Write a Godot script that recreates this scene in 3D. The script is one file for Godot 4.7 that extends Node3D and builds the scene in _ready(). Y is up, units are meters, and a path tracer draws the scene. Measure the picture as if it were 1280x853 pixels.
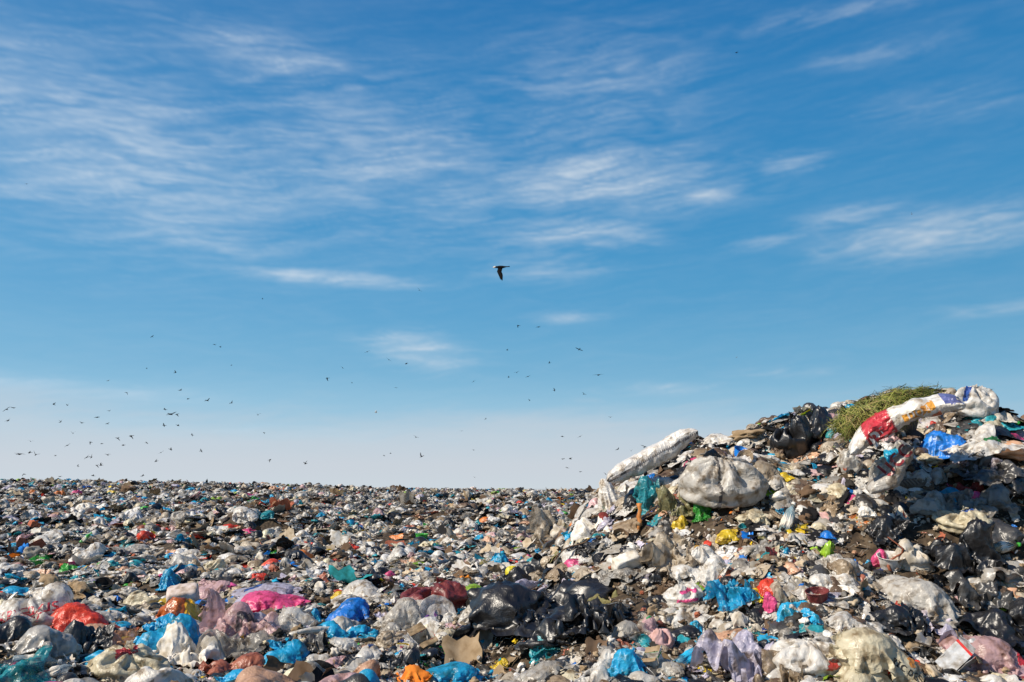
extends Node3D
# A landfill plain of loose refuse under a cirrus sky, with a heap of fresh refuse rising on one side.

const FOCAL := 1108.0            # focal length of the lens in photograph pixels (1280 x 853)
const EYE := Vector3(0, 1.7, 0)
const PITCH := 9.55              # degrees the camera looks up

var rng := RandomNumberGenerator.new()
var cam_basis := Basis()
var noise_a := FastNoiseLite.new()
var noise_b := FastNoiseLite.new()
var noise_c := FastNoiseLite.new()
var taken := {}
var t_start := 0

# linear base colours
const PAL := {
	"white": Color(.80, .79, .76), "pale grey": Color(.60, .58, .54), "grey": Color(.34, .33, .31), "beige": Color(.52, .45, .35),
	"tan": Color(.34, .26, .17), "brown": Color(.15, .10, .065), "dark grey": Color(.055, .054, .054), "black": Color(.011, .011, .013),
	"sky blue": Color(.02, .42, .76), "blue": Color(.015, .21, .74), "navy": Color(.02, .04, .20), "teal": Color(.03, .36, .44),
	"red": Color(.76, .06, .025), "hot pink": Color(.85, .10, .30), "pale pink": Color(.66, .44, .46), "green": Color(.06, .46, .06),
	"lime": Color(.30, .52, .04), "yellow": Color(.82, .60, .03), "orange": Color(.80, .24, .03), "terracotta": Color(.45, .15, .09),
	"lavender": Color(.52, .50, .64), "purple": Color(.13, .04, .28), "cream": Color(.70, .64, .47), "peach": Color(.72, .44, .29), "olive": Color(.22, .21, .10),
	"maroon": Color(.25, .05, .05), "bottle green": Color(.01, .10, .035)}


func _ready() -> void:
	t_start = Time.get_ticks_msec()
	rng.seed = 7
	set_up_camera_and_light()
	set_up_noise()
	make_materials()
	make_shapes()
	say("shapes")
	build_ground()
	say("ground")
	build_heroes()
	say("heroes")
	build_scatter()
	say("scatter")
	build_birds()
	say("birds")


func say(what: String) -> void:
	print(what, " ", Time.get_ticks_msec() - t_start, " ms")


func set_up_camera_and_light() -> void:
	var cam := Camera3D.new()
	cam.name = "camera"
	cam.fov = 2.0 * rad_to_deg(atan(426.5 / FOCAL))
	cam.position = EYE
	cam.rotation_degrees.x = PITCH
	cam.near = 0.1
	cam.far = 6000.0
	add_child(cam)
	cam.current = true
	cam_basis = Basis(Vector3.RIGHT, deg_to_rad(PITCH))
	var sun := DirectionalLight3D.new()
	sun.name = "sun"
	sun.light_energy = 1.6
	sun.light_color = Color(1.0, 0.955, 0.885)
	sun.light_angular_distance = 0.5
	sun.shadow_enabled = true
	add_child(sun)
	var el := deg_to_rad(41.0)
	var back := deg_to_rad(25.0)   # how far behind the camera's own plane the sun stands, on the side of the low plain
	sun.look_at_from_position(Vector3(-cos(el) * cos(back), sin(el), cos(el) * sin(back)) * 50.0, Vector3.ZERO)
	var env := Environment.new()
	env.background_mode = Environment.BG_SKY
	env.tonemap_mode = Environment.TONE_MAPPER_LINEAR
	env.tonemap_exposure = 1.22
	env.sdfgi_enabled = true
	env.ssao_enabled = true
	env.ssil_enabled = true
	var sky := Sky.new()
	var pan := PanoramaSkyMaterial.new()
	pan.panorama = ImageTexture.create_from_image(sky_image())
	sky.sky_material = pan
	env.sky = sky
	var we := WorldEnvironment.new()
	we.name = "world_environment"
	we.environment = env
	add_child(we)


# ---------------------------------------------------------------- sky
const SKY_W := 3072
var sky_streak := FastNoiseLite.new()
var sky_fine := FastNoiseLite.new()
var sky_soft := FastNoiseLite.new()
var sky_blobs := []
const SKY_STOPS := [
	[-2.0, 200, 210, 218], [0.0, 203, 213, 220], [1.6, 196, 209, 219], [3.2, 172, 202, 219], [5.0, 146, 192, 218], [8.0, 114, 174, 210],
	[12.0, 88, 159, 204], [17.0, 68, 146, 198], [23.0, 54, 133, 190], [31.0, 40, 117, 178], [45.0, 16, 86, 150], [90.0, 12, 64, 122]]


func sky_image() -> Image:
	sky_streak.seed = 3; sky_streak.frequency = 1.0; sky_streak.noise_type = FastNoiseLite.TYPE_SIMPLEX_SMOOTH
	sky_streak.fractal_octaves = 4; sky_streak.fractal_gain = 0.55
	sky_fine.seed = 11; sky_fine.frequency = 1.0; sky_fine.noise_type = FastNoiseLite.TYPE_SIMPLEX_SMOOTH
	sky_fine.fractal_octaves = 3; sky_fine.fractal_type = FastNoiseLite.FRACTAL_RIDGED
	sky_soft.seed = 21; sky_soft.frequency = 1.0; sky_soft.fractal_octaves = 3
	# patches of cirrus: azimuth, elevation, half widths (degrees), strength, slope
	for b in [[130, 190, 260, 110, .62, .10], [50, 95, 190, 60, .42, .05], [330, 66, 140, 26, .55, .08], [470, 200, 260, 110, .46, .10], [760, 226, 170, 42, .72, .03], [890, 240, 48, 15, .8, -.15],
			[985, 206, 48, 13, .6, 0.0], [705, 290, 130, 26, .62, .05], [680, 330, 90, 24, .5, .0], [720, 140, 170, 90, .40, -.1], [1190, 290, 130, 26, .85, -.02], [1050, 272, 62, 12, .7, -.1],
			[400, 346, 120, 10, .7, .02], [250, 300, 120, 18, .55, .04], [535, 446, 66, 20, .85, .12], [500, 425, 60, 16, .5, .0], [830, 485, 70, 9, .55, .0], [1250, 385, 60, 9, .4, 0.0],
			[1090, 68, 90, 14, .3, .0], [1060, 14, 160, 12, .35, 0.0], [705, 397, 46, 8, .5, .0], [60, 485, 160, 12, .55, .03], [330, 545, 330, 22, .35, 0.0], [830, 520, 200, 10, .3, 0.0],
			[960, 300, 60, 10, .4, -.1], [1160, 130, 130, 26, .22, .1], [1000, 465, 90, 8, .3, .0]]:
		var d: Vector3 = ray(b[0], b[1])
		sky_blobs.append([rad_to_deg(atan2(d.x, -d.z)), rad_to_deg(asin(d.y)), b[2] * .0517, b[3] * .0517, b[4], -b[5]])
	var w := SKY_W
	var h := w / 2
	var data := PackedFloat32Array()
	data.resize(w * h * 3)
	var inside := func(x: int, y: int) -> bool: return absf(wrapf((x + .5) / w * 360.0, -180.0, 180.0)) < 44.0 and 90.0 - (y + .5) / h * 180.0 < 44.0
	var rows := func(band: int) -> PackedFloat32Array:
		var part := PackedFloat32Array()
		part.resize(w * 16 * 3)
		for j in 16:
			var y := band * 16 + j
			var el := 90.0 - (y + .5) / h * 180.0
			var near := []
			for b in sky_blobs:
				if absf(el - b[1]) < b[3] * 2.6 + b[2] * 2.6 * absf(b[5]): near.append(b)
			var x := 0
			while x < w:
				var step := 1 if inside.call(x, y) else 8
				var c := Vector3()
				if el > -2.5:
					if step == 8 and j % 8 != 0:
						var up := ((j - 1) * w + x) * 3
						c = Vector3(part[up], part[up + 1], part[up + 2])
					else:
						c = sky_colour(wrapf((x + step * .5) / w * 360.0, -180.0, 180.0), maxf(el, 0.0), near)
				else:
					c = Vector3(.16, .15, .14)
				for k in mini(step, w - x):
					var at := (j * w + x + k) * 3
					part[at] = c.x; part[at + 1] = c.y; part[at + 2] = c.z
				x += step
		return part
	var bands := []
	bands.resize(h / 16)
	var lock := Mutex.new()
	var group := WorkerThreadPool.add_group_task(func(n: int) -> void:
		var got: PackedFloat32Array = rows.call(n)
		lock.lock(); bands[n] = got; lock.unlock(), h / 16)
	WorkerThreadPool.wait_for_group_task_completion(group)
	var all := PackedFloat32Array()
	for b in bands:
		all.append_array(b)
	say("sky")
	return Image.create_from_data(w, h, false, Image.FORMAT_RGBF, all.to_byte_array())


func sky_colour(az: float, el: float, near: Array) -> Vector3:
	var c := Vector3()
	for i in SKY_STOPS.size() - 1:
		var a: Array = SKY_STOPS[i]
		var b: Array = SKY_STOPS[i + 1]
		if el <= b[0]:
			var t: float = smoothstep(a[0], b[0], el) * .35 + .65 * (el - a[0]) / (b[0] - a[0])
			var col := Color(lerpf(a[1], b[1], t) / 255.0, lerpf(a[2], b[2], t) / 255.0, lerpf(a[3], b[3], t) / 255.0).srgb_to_linear()
			c = Vector3(col.r, col.g, col.b)
			break
	# the air is paler on the sun's side of the sky
	var side := cos(deg_to_rad(az + 90.0)) * clampf(1.0 - absf(el - 15.0) / 60.0, 0.0, 1.0)
	c = c.lerp(Vector3(.42, .55, .68), clampf(side * .16 + .01, 0.0, .2)) * (1.0 + side * .10)
	# cirrus
	var mask := 0.0
	if absf(az) < 60.0:
		for b in near:
			var du: float = az - b[0]
			if absf(du) > b[2] * 2.6:
				continue
			var dv: float = el - b[1] - du * b[5]
			if absf(dv) > b[3] * 2.6:
				continue
			mask = maxf(mask, b[4] * exp(-(du * du) / (b[2] * b[2]) - (dv * dv) / (b[3] * b[3])))
	if absf(az) > 34.0:
		var out := clampf((absf(az) - 34.0) / 14.0, 0.0, 1.0) * clampf(.5 - el / 120.0, 0.0, .5)
		mask = maxf(mask, out * clampf(sky_soft.get_noise_2d(az * .035, el * .09) * 1.5 + .45, 0.0, 1.0))
	mask = maxf(mask, .06)
	var wv := sky_soft.get_noise_2d(az * .10, el * .35 + 40.0)
	var tilt := el + az * -.07 + wv * 1.3
	var s := sky_streak.get_noise_2d(az * .055 + wv * .3, tilt * .62)
	var fibre := el + az * -.07 + wv * .35
	var f := sky_fine.get_noise_2d(az * .15 + wv * .2 + 9.0, fibre * 1.9 - az * .05)
	var g := sky_streak.get_noise_2d(az * .22 + 70.0, fibre * 3.0 + 33.0)
	var body := clampf(.42 + s * .78 + f * .42 + g * .30, 0.0, 1.4)
	body = body * body * .45 + body * .58
	var cover := clampf(mask * body * .80 + maxf(mask - .25, 0.0) * .34, 0.0, .82)
	c = c.lerp(Vector3(.60, .69, .78) * (1.0 + side * .12), cover)
	# a bank of thin pale cloud low over the plain
	var low := sky_soft.get_noise_2d(az * .02 + 5.0, el * .22)
	var bank := smoothstep(6.6, 1.9, el + low * 2.8 + s * 1.2 + g * .7 + az * .020) * smoothstep(-.6, 1.6, el) * .56
	c = c.lerp(Vector3(.60, .635, .69), bank)
	return c * .835


# ---------------------------------------------------------------- where things stand
func ray(px: float, py: float) -> Vector3:
	return (cam_basis * Vector3((px - 640.0) / FOCAL, (426.5 - py) / FOCAL, -1.0)).normalized()


func to_pixel(p: Vector3) -> Vector2:
	var q := cam_basis.inverse() * (p - EYE)
	if q.z > -.2:
		return Vector2(-9999, -9999)
	return Vector2(640.0 + q.x / -q.z * FOCAL, 426.5 - q.y / -q.z * FOCAL)


func set_up_noise() -> void:
	noise_a.seed = 5; noise_a.frequency = 1.0; noise_a.fractal_octaves = 3
	noise_b.seed = 15; noise_b.frequency = 1.0; noise_b.fractal_octaves = 2
	noise_c.seed = 25; noise_c.frequency = 1.0; noise_c.fractal_octaves = 3; noise_c.fractal_type = FastNoiseLite.FRACTAL_RIDGED


const CREST := [[-1.2, 0.0], [-.5, .12], [0.0, .34], [.5, .75], [.95, 1.30], [1.3, 1.62], [1.8, 1.92], [2.4, 2.18], [2.9, 2.33], [3.4, 2.45], [3.9, 2.58], [4.4, 2.72], [5.1, 2.84], [5.8, 2.82], [6.3, 2.44], [6.8, 2.08], [7.6, 1.85], [9.0, 1.6], [13.0, 1.0], [17.0, 0.0]]
# low mounds on the plain: x, z, half widths, height
const MOUNDS := [[-8.0, -30.0, 2.2, 2.4, .75], [-2.4, -37.0, 4.0, 3.0, .5], [-17.0, -34.0, 6.0, 3.0, .45], [-3.3, -15.5, 1.4, 1.2, .22], [-1.6, -12.0, .9, 1.0, .18], [-5.6, -11.0, 1.4, .9, .16], [-4.9, -8.4, .8, .6, .14]]
const FAR_MOUNDS := [[-60.0, -104.0, 24.0, 24.0, 1.2], [-30.0, -110.0, 20.0, 16.0, .65], [6.0, -70.0, 9.0, 6.5, .5], [-14.0, -60.0, 8.0, 5.0, .6]]


func crest(x: float) -> float:
	for i in CREST.size() - 1:
		if x < CREST[i + 1][0]:
			return maxf(0.0, lerpf(CREST[i][1], CREST[i + 1][1], (x - CREST[i][0]) / (CREST[i + 1][0] - CREST[i][0]))) if x > CREST[0][0] else 0.0
	return 0.0


func height(x: float, z: float) -> float:
	var d := sqrt(x * x + z * z)
	var h := .0115 * clampf(d - 12.0, 0.0, 120.0)
	h += .20 * noise_a.get_noise_2d(x * .11, z * .11) * clampf(d / 25.0, .35, 1.6)
	h += .17 * noise_b.get_noise_2d(x * .42 + 7.0, z * .42) + .075 * noise_a.get_noise_2d(x * 1.25, z * 1.25 + 30.0)
	h += .36 * (noise_c.get_noise_2d(x * .105 + 3.0, z * .16) - .1) * smoothstep(9.0, 22.0, d)
	for m in (MOUNDS if d < 45.0 else FAR_MOUNDS):
		var u: float = (x - m[0]) / m[2]
		var v: float = (z - m[1]) / m[3]
		if absf(u) < 3.0 and absf(v) < 3.0:
			h += m[4] * exp(-u * u - v * v)
	if d > 118.0:
		h -= (d - 118.0) * .05 * smoothstep(118.0, 190.0, d)
	if d > 400.0:
		h = maxf(h, -18.0)
	# the heap
	var c := crest(x + noise_b.get_noise_2d(z * .5, 4.0) * .35)
	if c > 0.0 and z < -4.0 and z > -22.0:
		var zc := -11.6 + noise_b.get_noise_2d(x * .4, 19.0) * .5
		var k := 0.0
		if z > zc:
			var s := (z - zc) / 4.9
			k = 1.0 - s if s < 1.0 else 0.0
			k = k * k * (3.0 - 2.0 * k) * .45 + k * .55
		else:
			var s2 := (zc - z) / 6.5
			k = 1.0 - s2 * s2 if s2 < 1.0 else 0.0
		h += c * k + k * minf(c, 1.2) * (.16 * noise_b.get_noise_2d(x * .95, z * .95) + .07 * noise_a.get_noise_2d(x * 2.6, z * 2.6))
	return h


func slope(x: float, z: float, e := .12) -> Vector3:
	return Vector3(height(x - e, z) - height(x + e, z), 2.0 * e, height(x, z - e) - height(x, z + e)).normalized()


func hit(px: float, py: float, from := 4.0) -> Vector3:
	var d := ray(px, py)
	var t := from
	while t < 190.0:
		var p := EYE + d * t
		var gap := p.y - height(p.x, p.z)
		if gap < 0.0:
			for i in 8:
				t -= .012 * maxf(1.0, t * .08)
				p = EYE + d * t
				if p.y > height(p.x, p.z):
					break
			return p
		t += clampf(gap * .5, .04, 2.0)
	return hit(px, py + 2.0, from) if py < 700.0 else EYE + d * 130.0


# ---------------------------------------------------------------- naming
func numbered(called: String) -> String:
	var n: int = taken.get(called, 0)
	taken[called] = n + 1
	return called if n == 0 else "%s_%03d" % [called, n]


func tag(o: Node3D, label: String, category: String, group := "", kind := "") -> Node3D:
	if label: o.set_meta("label", label)
	if category: o.set_meta("category", category)
	if group: o.set_meta("group", group)
	if kind: o.set_meta("kind", kind)
	return o


func part(called: String, mesh: Mesh, mat: Material, parent: Node3D, xf := Transform3D()) -> MeshInstance3D:
	var o := MeshInstance3D.new()
	o.name = called
	o.mesh = mesh
	o.material_override = mat
	o.transform = xf
	parent.add_child(o, true)
	return o


func single(called: String, mesh: Mesh, mat: Material, xf: Transform3D, label: String, category: String, group := "") -> MeshInstance3D:
	var o := MeshInstance3D.new()
	o.name = numbered(called)
	o.mesh = mesh
	o.material_override = mat
	o.transform = xf
	tag(o, label, category, group)
	add_child(o)
	return o


func thing(called: String, xf: Transform3D, label: String, category: String, group := "") -> Node3D:
	var o := Node3D.new()
	o.name = numbered(called)
	o.transform = xf
	tag(o, label, category, group)
	add_child(o)
	return o


# ---------------------------------------------------------------- materials
var mats := {}
var tex_dirt: Texture2D
var tex_soil: Texture2D
var tex_crinkle: Texture2D
var tex_cloth: Texture2D
var tex_grain: Texture2D


func noise_tex(kind: int, freq: float, octaves: int, size: int, ramp: Gradient, normal := 0.0, sd := 1, ret := -1, warp := 0.0, ridged := false) -> NoiseTexture2D:
	var n := FastNoiseLite.new()
	n.noise_type = kind
	n.seed = sd
	n.frequency = freq
	n.fractal_octaves = octaves
	if ridged:
		n.fractal_type = FastNoiseLite.FRACTAL_RIDGED
	if ret >= 0:
		n.cellular_return_type = ret
	if warp > 0.0:
		n.domain_warp_enabled = true
		n.domain_warp_amplitude = warp
		n.domain_warp_frequency = freq * .8
	var t := NoiseTexture2D.new()
	t.width = size; t.height = size
	t.seamless = true
	t.noise = n
	if ramp:
		t.color_ramp = ramp
	if normal > 0.0:
		t.as_normal_map = true
		t.bump_strength = normal
	return t


func ramp(stops: Array) -> Gradient:
	var g := Gradient.new()
	var at := PackedFloat32Array()
	var cols := PackedColorArray()
	for s in stops:
		at.append(s[0]); cols.append(s[1])
	g.offsets = at
	g.colors = cols
	return g


func make_materials() -> void:
	tex_dirt = noise_tex(FastNoiseLite.TYPE_SIMPLEX_SMOOTH, .011, 5, 768, ramp([[0.0, Color(.44, .36, .28)], [.28, Color(.62, .55, .46)], [.42, Color(.90, .87, .83)], [.55, Color(1, 1, 1)], [.82, Color(.98, .97, .96)], [1.0, Color(.84, .81, .77)]]), 0.0, 4)
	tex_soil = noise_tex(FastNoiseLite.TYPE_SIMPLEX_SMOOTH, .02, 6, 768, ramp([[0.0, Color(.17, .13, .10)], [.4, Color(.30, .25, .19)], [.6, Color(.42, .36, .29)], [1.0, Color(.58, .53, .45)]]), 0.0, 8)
	tex_crinkle = noise_tex(FastNoiseLite.TYPE_SIMPLEX_SMOOTH, .011, 4, 1024, null, 22.0, 6, -1, 0.0, true)
	tex_cloth = noise_tex(FastNoiseLite.TYPE_SIMPLEX_SMOOTH, .02, 5, 512, null, 8.0, 9)
	tex_grain = noise_tex(FastNoiseLite.TYPE_SIMPLEX, .012, 5, 512, ramp([[0.0, Color(.70, .64, .56)], [.4, Color(.90, .87, .82)], [.6, Color(.97, .95, .93)], [1.0, Color(1, 1, 1)]]), 0.0, 12)


func base_mat(col: Color) -> StandardMaterial3D:
	var m := StandardMaterial3D.new()
	m.albedo_color = col.linear_to_srgb()
	m.uv1_triplanar = true
	m.uv1_world_triplanar = true
	m.cull_mode = BaseMaterial3D.CULL_DISABLED
	return m


# thin plastic: see 0 (opaque) to 1 (lets much light through); clear under 1 lets what is behind show
func film(col: Color, see := .5, clear := 1.0, rough := .38, stuff := false) -> StandardMaterial3D:
	var key := "film %s %.2f %.2f %.2f %s" % [col, see, clear, rough, stuff]
	if mats.has(key):
		return mats[key]
	var m := base_mat(col)
	m.albedo_texture = tex_dirt
	m.uv1_scale = Vector3.ONE * .75
	m.roughness = rough
	m.metallic_specular = .6
	m.normal_enabled = true
	m.normal_texture = tex_crinkle
	m.normal_scale = .45 if see > 0.0 else .25
	if see > 0.0:
		m.backlight_enabled = true
		m.backlight = Color(see, see, see)
	if clear < 1.0:
		m.transparency = BaseMaterial3D.TRANSPARENCY_ALPHA
		m.albedo_color.a = clear
	m.vertex_color_use_as_albedo = stuff
	mats[key] = m
	return m


func matte(col: Color, rough := .85, cloth := false, stuff := false) -> StandardMaterial3D:
	var key := "matte %s %.2f %s %s" % [col, rough, cloth, stuff]
	if mats.has(key):
		return mats[key]
	var m := base_mat(col)
	m.albedo_texture = tex_grain
	m.uv1_scale = Vector3.ONE * (1.6 if cloth else 1.1)
	m.roughness = rough
	m.metallic_specular = .35
	m.normal_enabled = true
	m.normal_texture = tex_cloth
	m.normal_scale = .8 if cloth else .22
	m.vertex_color_use_as_albedo = stuff
	mats[key] = m
	return m


func hard(col: Color, rough := .3) -> StandardMaterial3D:
	var key := "hard %s %.2f" % [col, rough]
	if mats.has(key):
		return mats[key]
	var m := base_mat(col)
	m.albedo_texture = tex_dirt
	m.uv1_scale = Vector3.ONE * 1.3
	m.roughness = rough
	mats[key] = m
	return m


# ---------------------------------------------------------------- shapes: soft things are let fall and crumple, the rest is turned or folded
var shapes := {}          # kind -> Array of {lo, hi: ArrayMesh, v, i: the fine surface, size: Vector3}


func ico(n: int) -> Array:
	var t := (1.0 + sqrt(5.0)) / 2.0
	var v := PackedVector3Array()
	for p in [[-1, t, 0], [1, t, 0], [-1, -t, 0], [1, -t, 0], [0, -1, t], [0, 1, t], [0, -1, -t], [0, 1, -t], [t, 0, -1], [t, 0, 1], [-t, 0, -1], [-t, 0, 1]]:
		v.append(Vector3(p[0], p[1], p[2]).normalized())
	var f := PackedInt32Array([0, 11, 5, 0, 5, 1, 0, 1, 7, 0, 7, 10, 0, 10, 11, 1, 5, 9, 5, 11, 4, 11, 10, 2, 10, 7, 6, 7, 1, 8, 3, 9, 4, 3, 4, 2, 3, 2, 6, 3, 6, 8, 3, 8, 9, 4, 9, 5, 2, 4, 11, 6, 2, 10, 8, 6, 7, 9, 8, 1])
	for k in n:
		var mid := {}
		var g := PackedInt32Array()
		for q in range(0, f.size(), 3):
			var m := []
			for e in 3:
				var a := f[q + e]
				var b := f[q + (e + 1) % 3]
				var key := mini(a, b) * 100000 + maxi(a, b)
				if not mid.has(key):
					mid[key] = v.size()
					v.append(((v[a] + v[b]) * .5).normalized())
				m.append(mid[key])
			g.append_array(PackedInt32Array([f[q], m[0], m[2], f[q + 1], m[1], m[0], f[q + 2], m[2], m[1], m[0], m[1], m[2]]))
		f = g
	for q in range(0, f.size(), 3):   # clockwise fronts
		var s := f[q]; f[q] = f[q + 1]; f[q + 1] = s
	return [v, f]


func grid(nx: int, ny: int) -> Array:
	var v := PackedVector3Array()
	var f := PackedInt32Array()
	for j in ny + 1:
		for i in nx + 1:
			v.append(Vector3(float(i) / nx - .5, 0, float(j) / ny - .5))
	for j in ny:
		for i in nx:
			var a := j * (nx + 1) + i
			var b := a + nx + 1
			if (i + j) % 2:
				f.append_array(PackedInt32Array([a, a + 1, b + 1, a, b + 1, b]))
			else:
				f.append_array(PackedInt32Array([a, a + 1, b, a + 1, b + 1, b]))
	return [v, f]


# two layers of film joined on three sides, open at the mouth: a flat carrier bag
func pouch(nx: int, nz: int) -> Array:
	var v := PackedVector3Array()
	var f := PackedInt32Array()
	var at := [{}, {}]
	for layer in 2:
		for j in nz + 1:
			for i in nx + 1:
				if layer == 1 and (i == 0 or i == nx or j == 0):
					at[1][j * 100 + i] = at[0][j * 100 + i]
					continue
				at[layer][j * 100 + i] = v.size()
				v.append(Vector3((float(i) / nx - .5) * .8, 1.0 - layer, float(j) / nz - .5))
	for layer in 2:
		for j in nz:
			for i in nx:
				var a: int = at[layer][j * 100 + i]; var b: int = at[layer][j * 100 + i + 1]
				var c: int = at[layer][(j + 1) * 100 + i]; var d: int = at[layer][(j + 1) * 100 + i + 1]
				var q := PackedInt32Array([a, b, d, a, d, c]) if (i + j) % 2 else PackedInt32Array([a, b, c, b, d, c])
				if layer == 1:
					for n in [0, 3]:
						var t := q[n]; q[n] = q[n + 1]; q[n + 1] = t
				f.append_array(q)
	return [v, f]


func links(f: PackedInt32Array) -> Array:
	var opp := {}
	var ea := PackedInt32Array(); var eb := PackedInt32Array()
	var ba := PackedInt32Array(); var bb := PackedInt32Array()
	for q in range(0, f.size(), 3):
		for e in 3:
			var a := f[q + e]
			var b := f[q + (e + 1) % 3]
			var c := f[q + (e + 2) % 3]
			var key := mini(a, b) * 100000 + maxi(a, b)
			if opp.has(key):
				ba.append(opp[key]); bb.append(c)
			else:
				opp[key] = c
				ea.append(a); eb.append(b)
	return [ea, eb, ba, bb]


# lets a sheet or skin fall on a few lumps until it lies crumpled
func settle(v: PackedVector3Array, f: PackedInt32Array, rest_from: PackedVector3Array, slack: float, bend: float, lumps: Array, steps: int, gather: float, wind: Vector3, floors := PackedFloat32Array()) -> PackedVector3Array:
	var l := links(f)
	var ea: PackedInt32Array = l[0]; var eb: PackedInt32Array = l[1]
	var n_edge := ea.size()
	ea.append_array(l[2]); eb.append_array(l[3])
	var n := ea.size()
	var rest := PackedFloat32Array()
	for k in n:
		var a := rest_from[ea[k]]
		var b := rest_from[eb[k]]
		var r := a.distance_to(b) * slack
		if gather > 0.0:
			var top := (a.y + b.y) * .5
			r *= lerpf(gather, 1.0, clampf((.48 - top) / .22, 0.0, 1.0))
		rest.append(r)
	var p := v.duplicate()
	var old := v.duplicate()
	var m := p.size()
	for s in steps:
		for k in m:
			var q := p[k]
			var step := (q - old[k]) * .93
			old[k] = q
			p[k] = q + step.limit_length(.03) + Vector3(0, -.0011, 0) + wind * (.3 + q.y)
		for it in 3:
			for k in n:
				var a := ea[k]
				var b := eb[k]
				var pa := p[a]
				var d := p[b] - pa
				var len := d.length()
				if len < .00001:
					continue
				var diff := (len - rest[k]) / len
				if k >= n_edge:
					diff *= bend
				elif diff < 0.0:
					diff *= .6
				d *= diff * .5
				p[a] = pa + d
				p[b] -= d
		for k in m:
			var q := p[k]
			for c in lumps:
				var dv := q - Vector3(c.x, c.y, c.z)
				var ln := dv.length()
				if ln < c.w:
					q = Vector3(c.x, c.y, c.z) + dv * (c.w / maxf(ln, .0001))
			var ground := floors[k] if floors.size() else 0.0
			if q.y < ground:
				q.y = ground
				old[k] = Vector3(lerpf(old[k].x, q.x, .5), ground, lerpf(old[k].z, q.z, .5))
			p[k] = q
	return p


func soft_job(job: Dictionary) -> Array:
	var r := RandomNumberGenerator.new()
	r.seed = job.seed
	var kind: String = job.kind
	var made: Array
	var v: PackedVector3Array
	var f: PackedInt32Array
	var from: PackedVector3Array
	var lumps := []
	var nz := FastNoiseLite.new()
	nz.seed = job.seed; nz.frequency = 1.0; nz.fractal_octaves = 3
	var floors := PackedFloat32Array()
	if kind == "loose":
		made = pouch(18, 22)
		v = made[0]; f = made[1]
		from = v.duplicate()
		var sx := r.randf_range(.62, .95)
		var sz := r.randf_range(.62, .92)
		var puff := r.randf_range(.15, .34)
		for k in v.size():
			var q := v[k]
			var top := q.y > .5
			from[k] = Vector3(q.x, 0, q.z)
			floors.append(.014 if top else 0.0)
			var dome := maxf(0.0, (1.0 - 6.25 * q.x * q.x)) * maxf(0.0, 1.0 - 3.2 * (q.z + .1) * (q.z + .1))
			var w := nz.get_noise_2d(q.x * 3.2, q.z * 3.2 + (0.0 if top else 30.0))
			v[k] = Vector3(q.x * sx + .10 * nz.get_noise_2d(q.x * 3.0 + 9.0, q.z * 3.0), .14 + (puff * dome * (1.0 if top else -.35)) + .20 * w * (1.0 - dome * .5), q.z * sz + .10 * nz.get_noise_2d(q.x * 3.0, q.z * 3.0 + 50.0))
			v[k].y = maxf(v[k].y, floors[k])
		for k in 4:
			var rad := r.randf_range(.08, .20) * (1.3 if job.seed % 2 else 1.0)
			lumps.append(Vector4(r.randf_range(-.22, .22) * sx, rad * r.randf_range(.5, 1.1), r.randf_range(-.3, .15) * sz, rad))
	elif kind == "tied":
		made = ico(3)
		v = made[0]; f = made[1]
		from = v.duplicate()
		var flat := Vector3(1.0, .9, 1.0)
		for k in v.size():
			from[k] = v[k] * .5
			var w := nz.get_noise_3dv(v[k] * 1.9)
			v[k] = v[k] * .5 * flat * (1.0 + w * .25) + Vector3(0, .5 * flat.y + .04, 0)
		for k in 6:
			var rad := r.randf_range(.16, .27)
			var a := r.randf() * TAU
			var far := r.randf_range(.0, .20)
			lumps.append(Vector4(cos(a) * far, rad * r.randf_range(.8, 1.25) + r.randf_range(0, .12), sin(a) * far, rad))
	else:
		var n := 24 if kind == "sheet" else 20
		made = grid(n, n)
		v = made[0]; f = made[1]
		from = v.duplicate()
		var sx := r.randf_range(.48, .7)
		var sz := r.randf_range(.72, .95)
		for k in v.size():
			var q := v[k]
			# a torn, uneven outline
			var edge := 1.0 + .22 * nz.get_noise_2d(atan2(q.z, q.x) * 1.3, 3.0)
			from[k] = q * edge
			var w := nz.get_noise_2d(q.x * 4.0, q.z * 1.3)
			v[k] = Vector3(q.x * edge * sx + .1 * nz.get_noise_2d(q.x * 4 + 9, q.z * 4), .10 + .26 * (w + .5) + .03 * nz.get_noise_2d(q.x * 12, q.z * 12), q.z * edge * sz + .1 * nz.get_noise_2d(q.x * 4, q.z * 4 + 50))
		for k in 5:
			var rad := r.randf_range(.06, .17)
			lumps.append(Vector4(r.randf_range(-.4, .4), rad * r.randf_range(-.4, .5), r.randf_range(-.35, .35), rad))
	var p := settle(v, f, from, (1.16 if job.seed % 2 else 1.24) if kind == "tied" else 1.0, {"tied": .07, "loose": .05 if job.seed % 2 else .1, "sheet": .10 if job.seed % 2 else .05, "rag": .3}[kind], lumps, job.steps, .32 if kind == "tied" else 0.0, Vector3(r.randf_range(-1, 1), r.randf_range(0, .6), r.randf_range(-1, 1)) * .0006, floors)
	return [p, f, job.seed]


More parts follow.
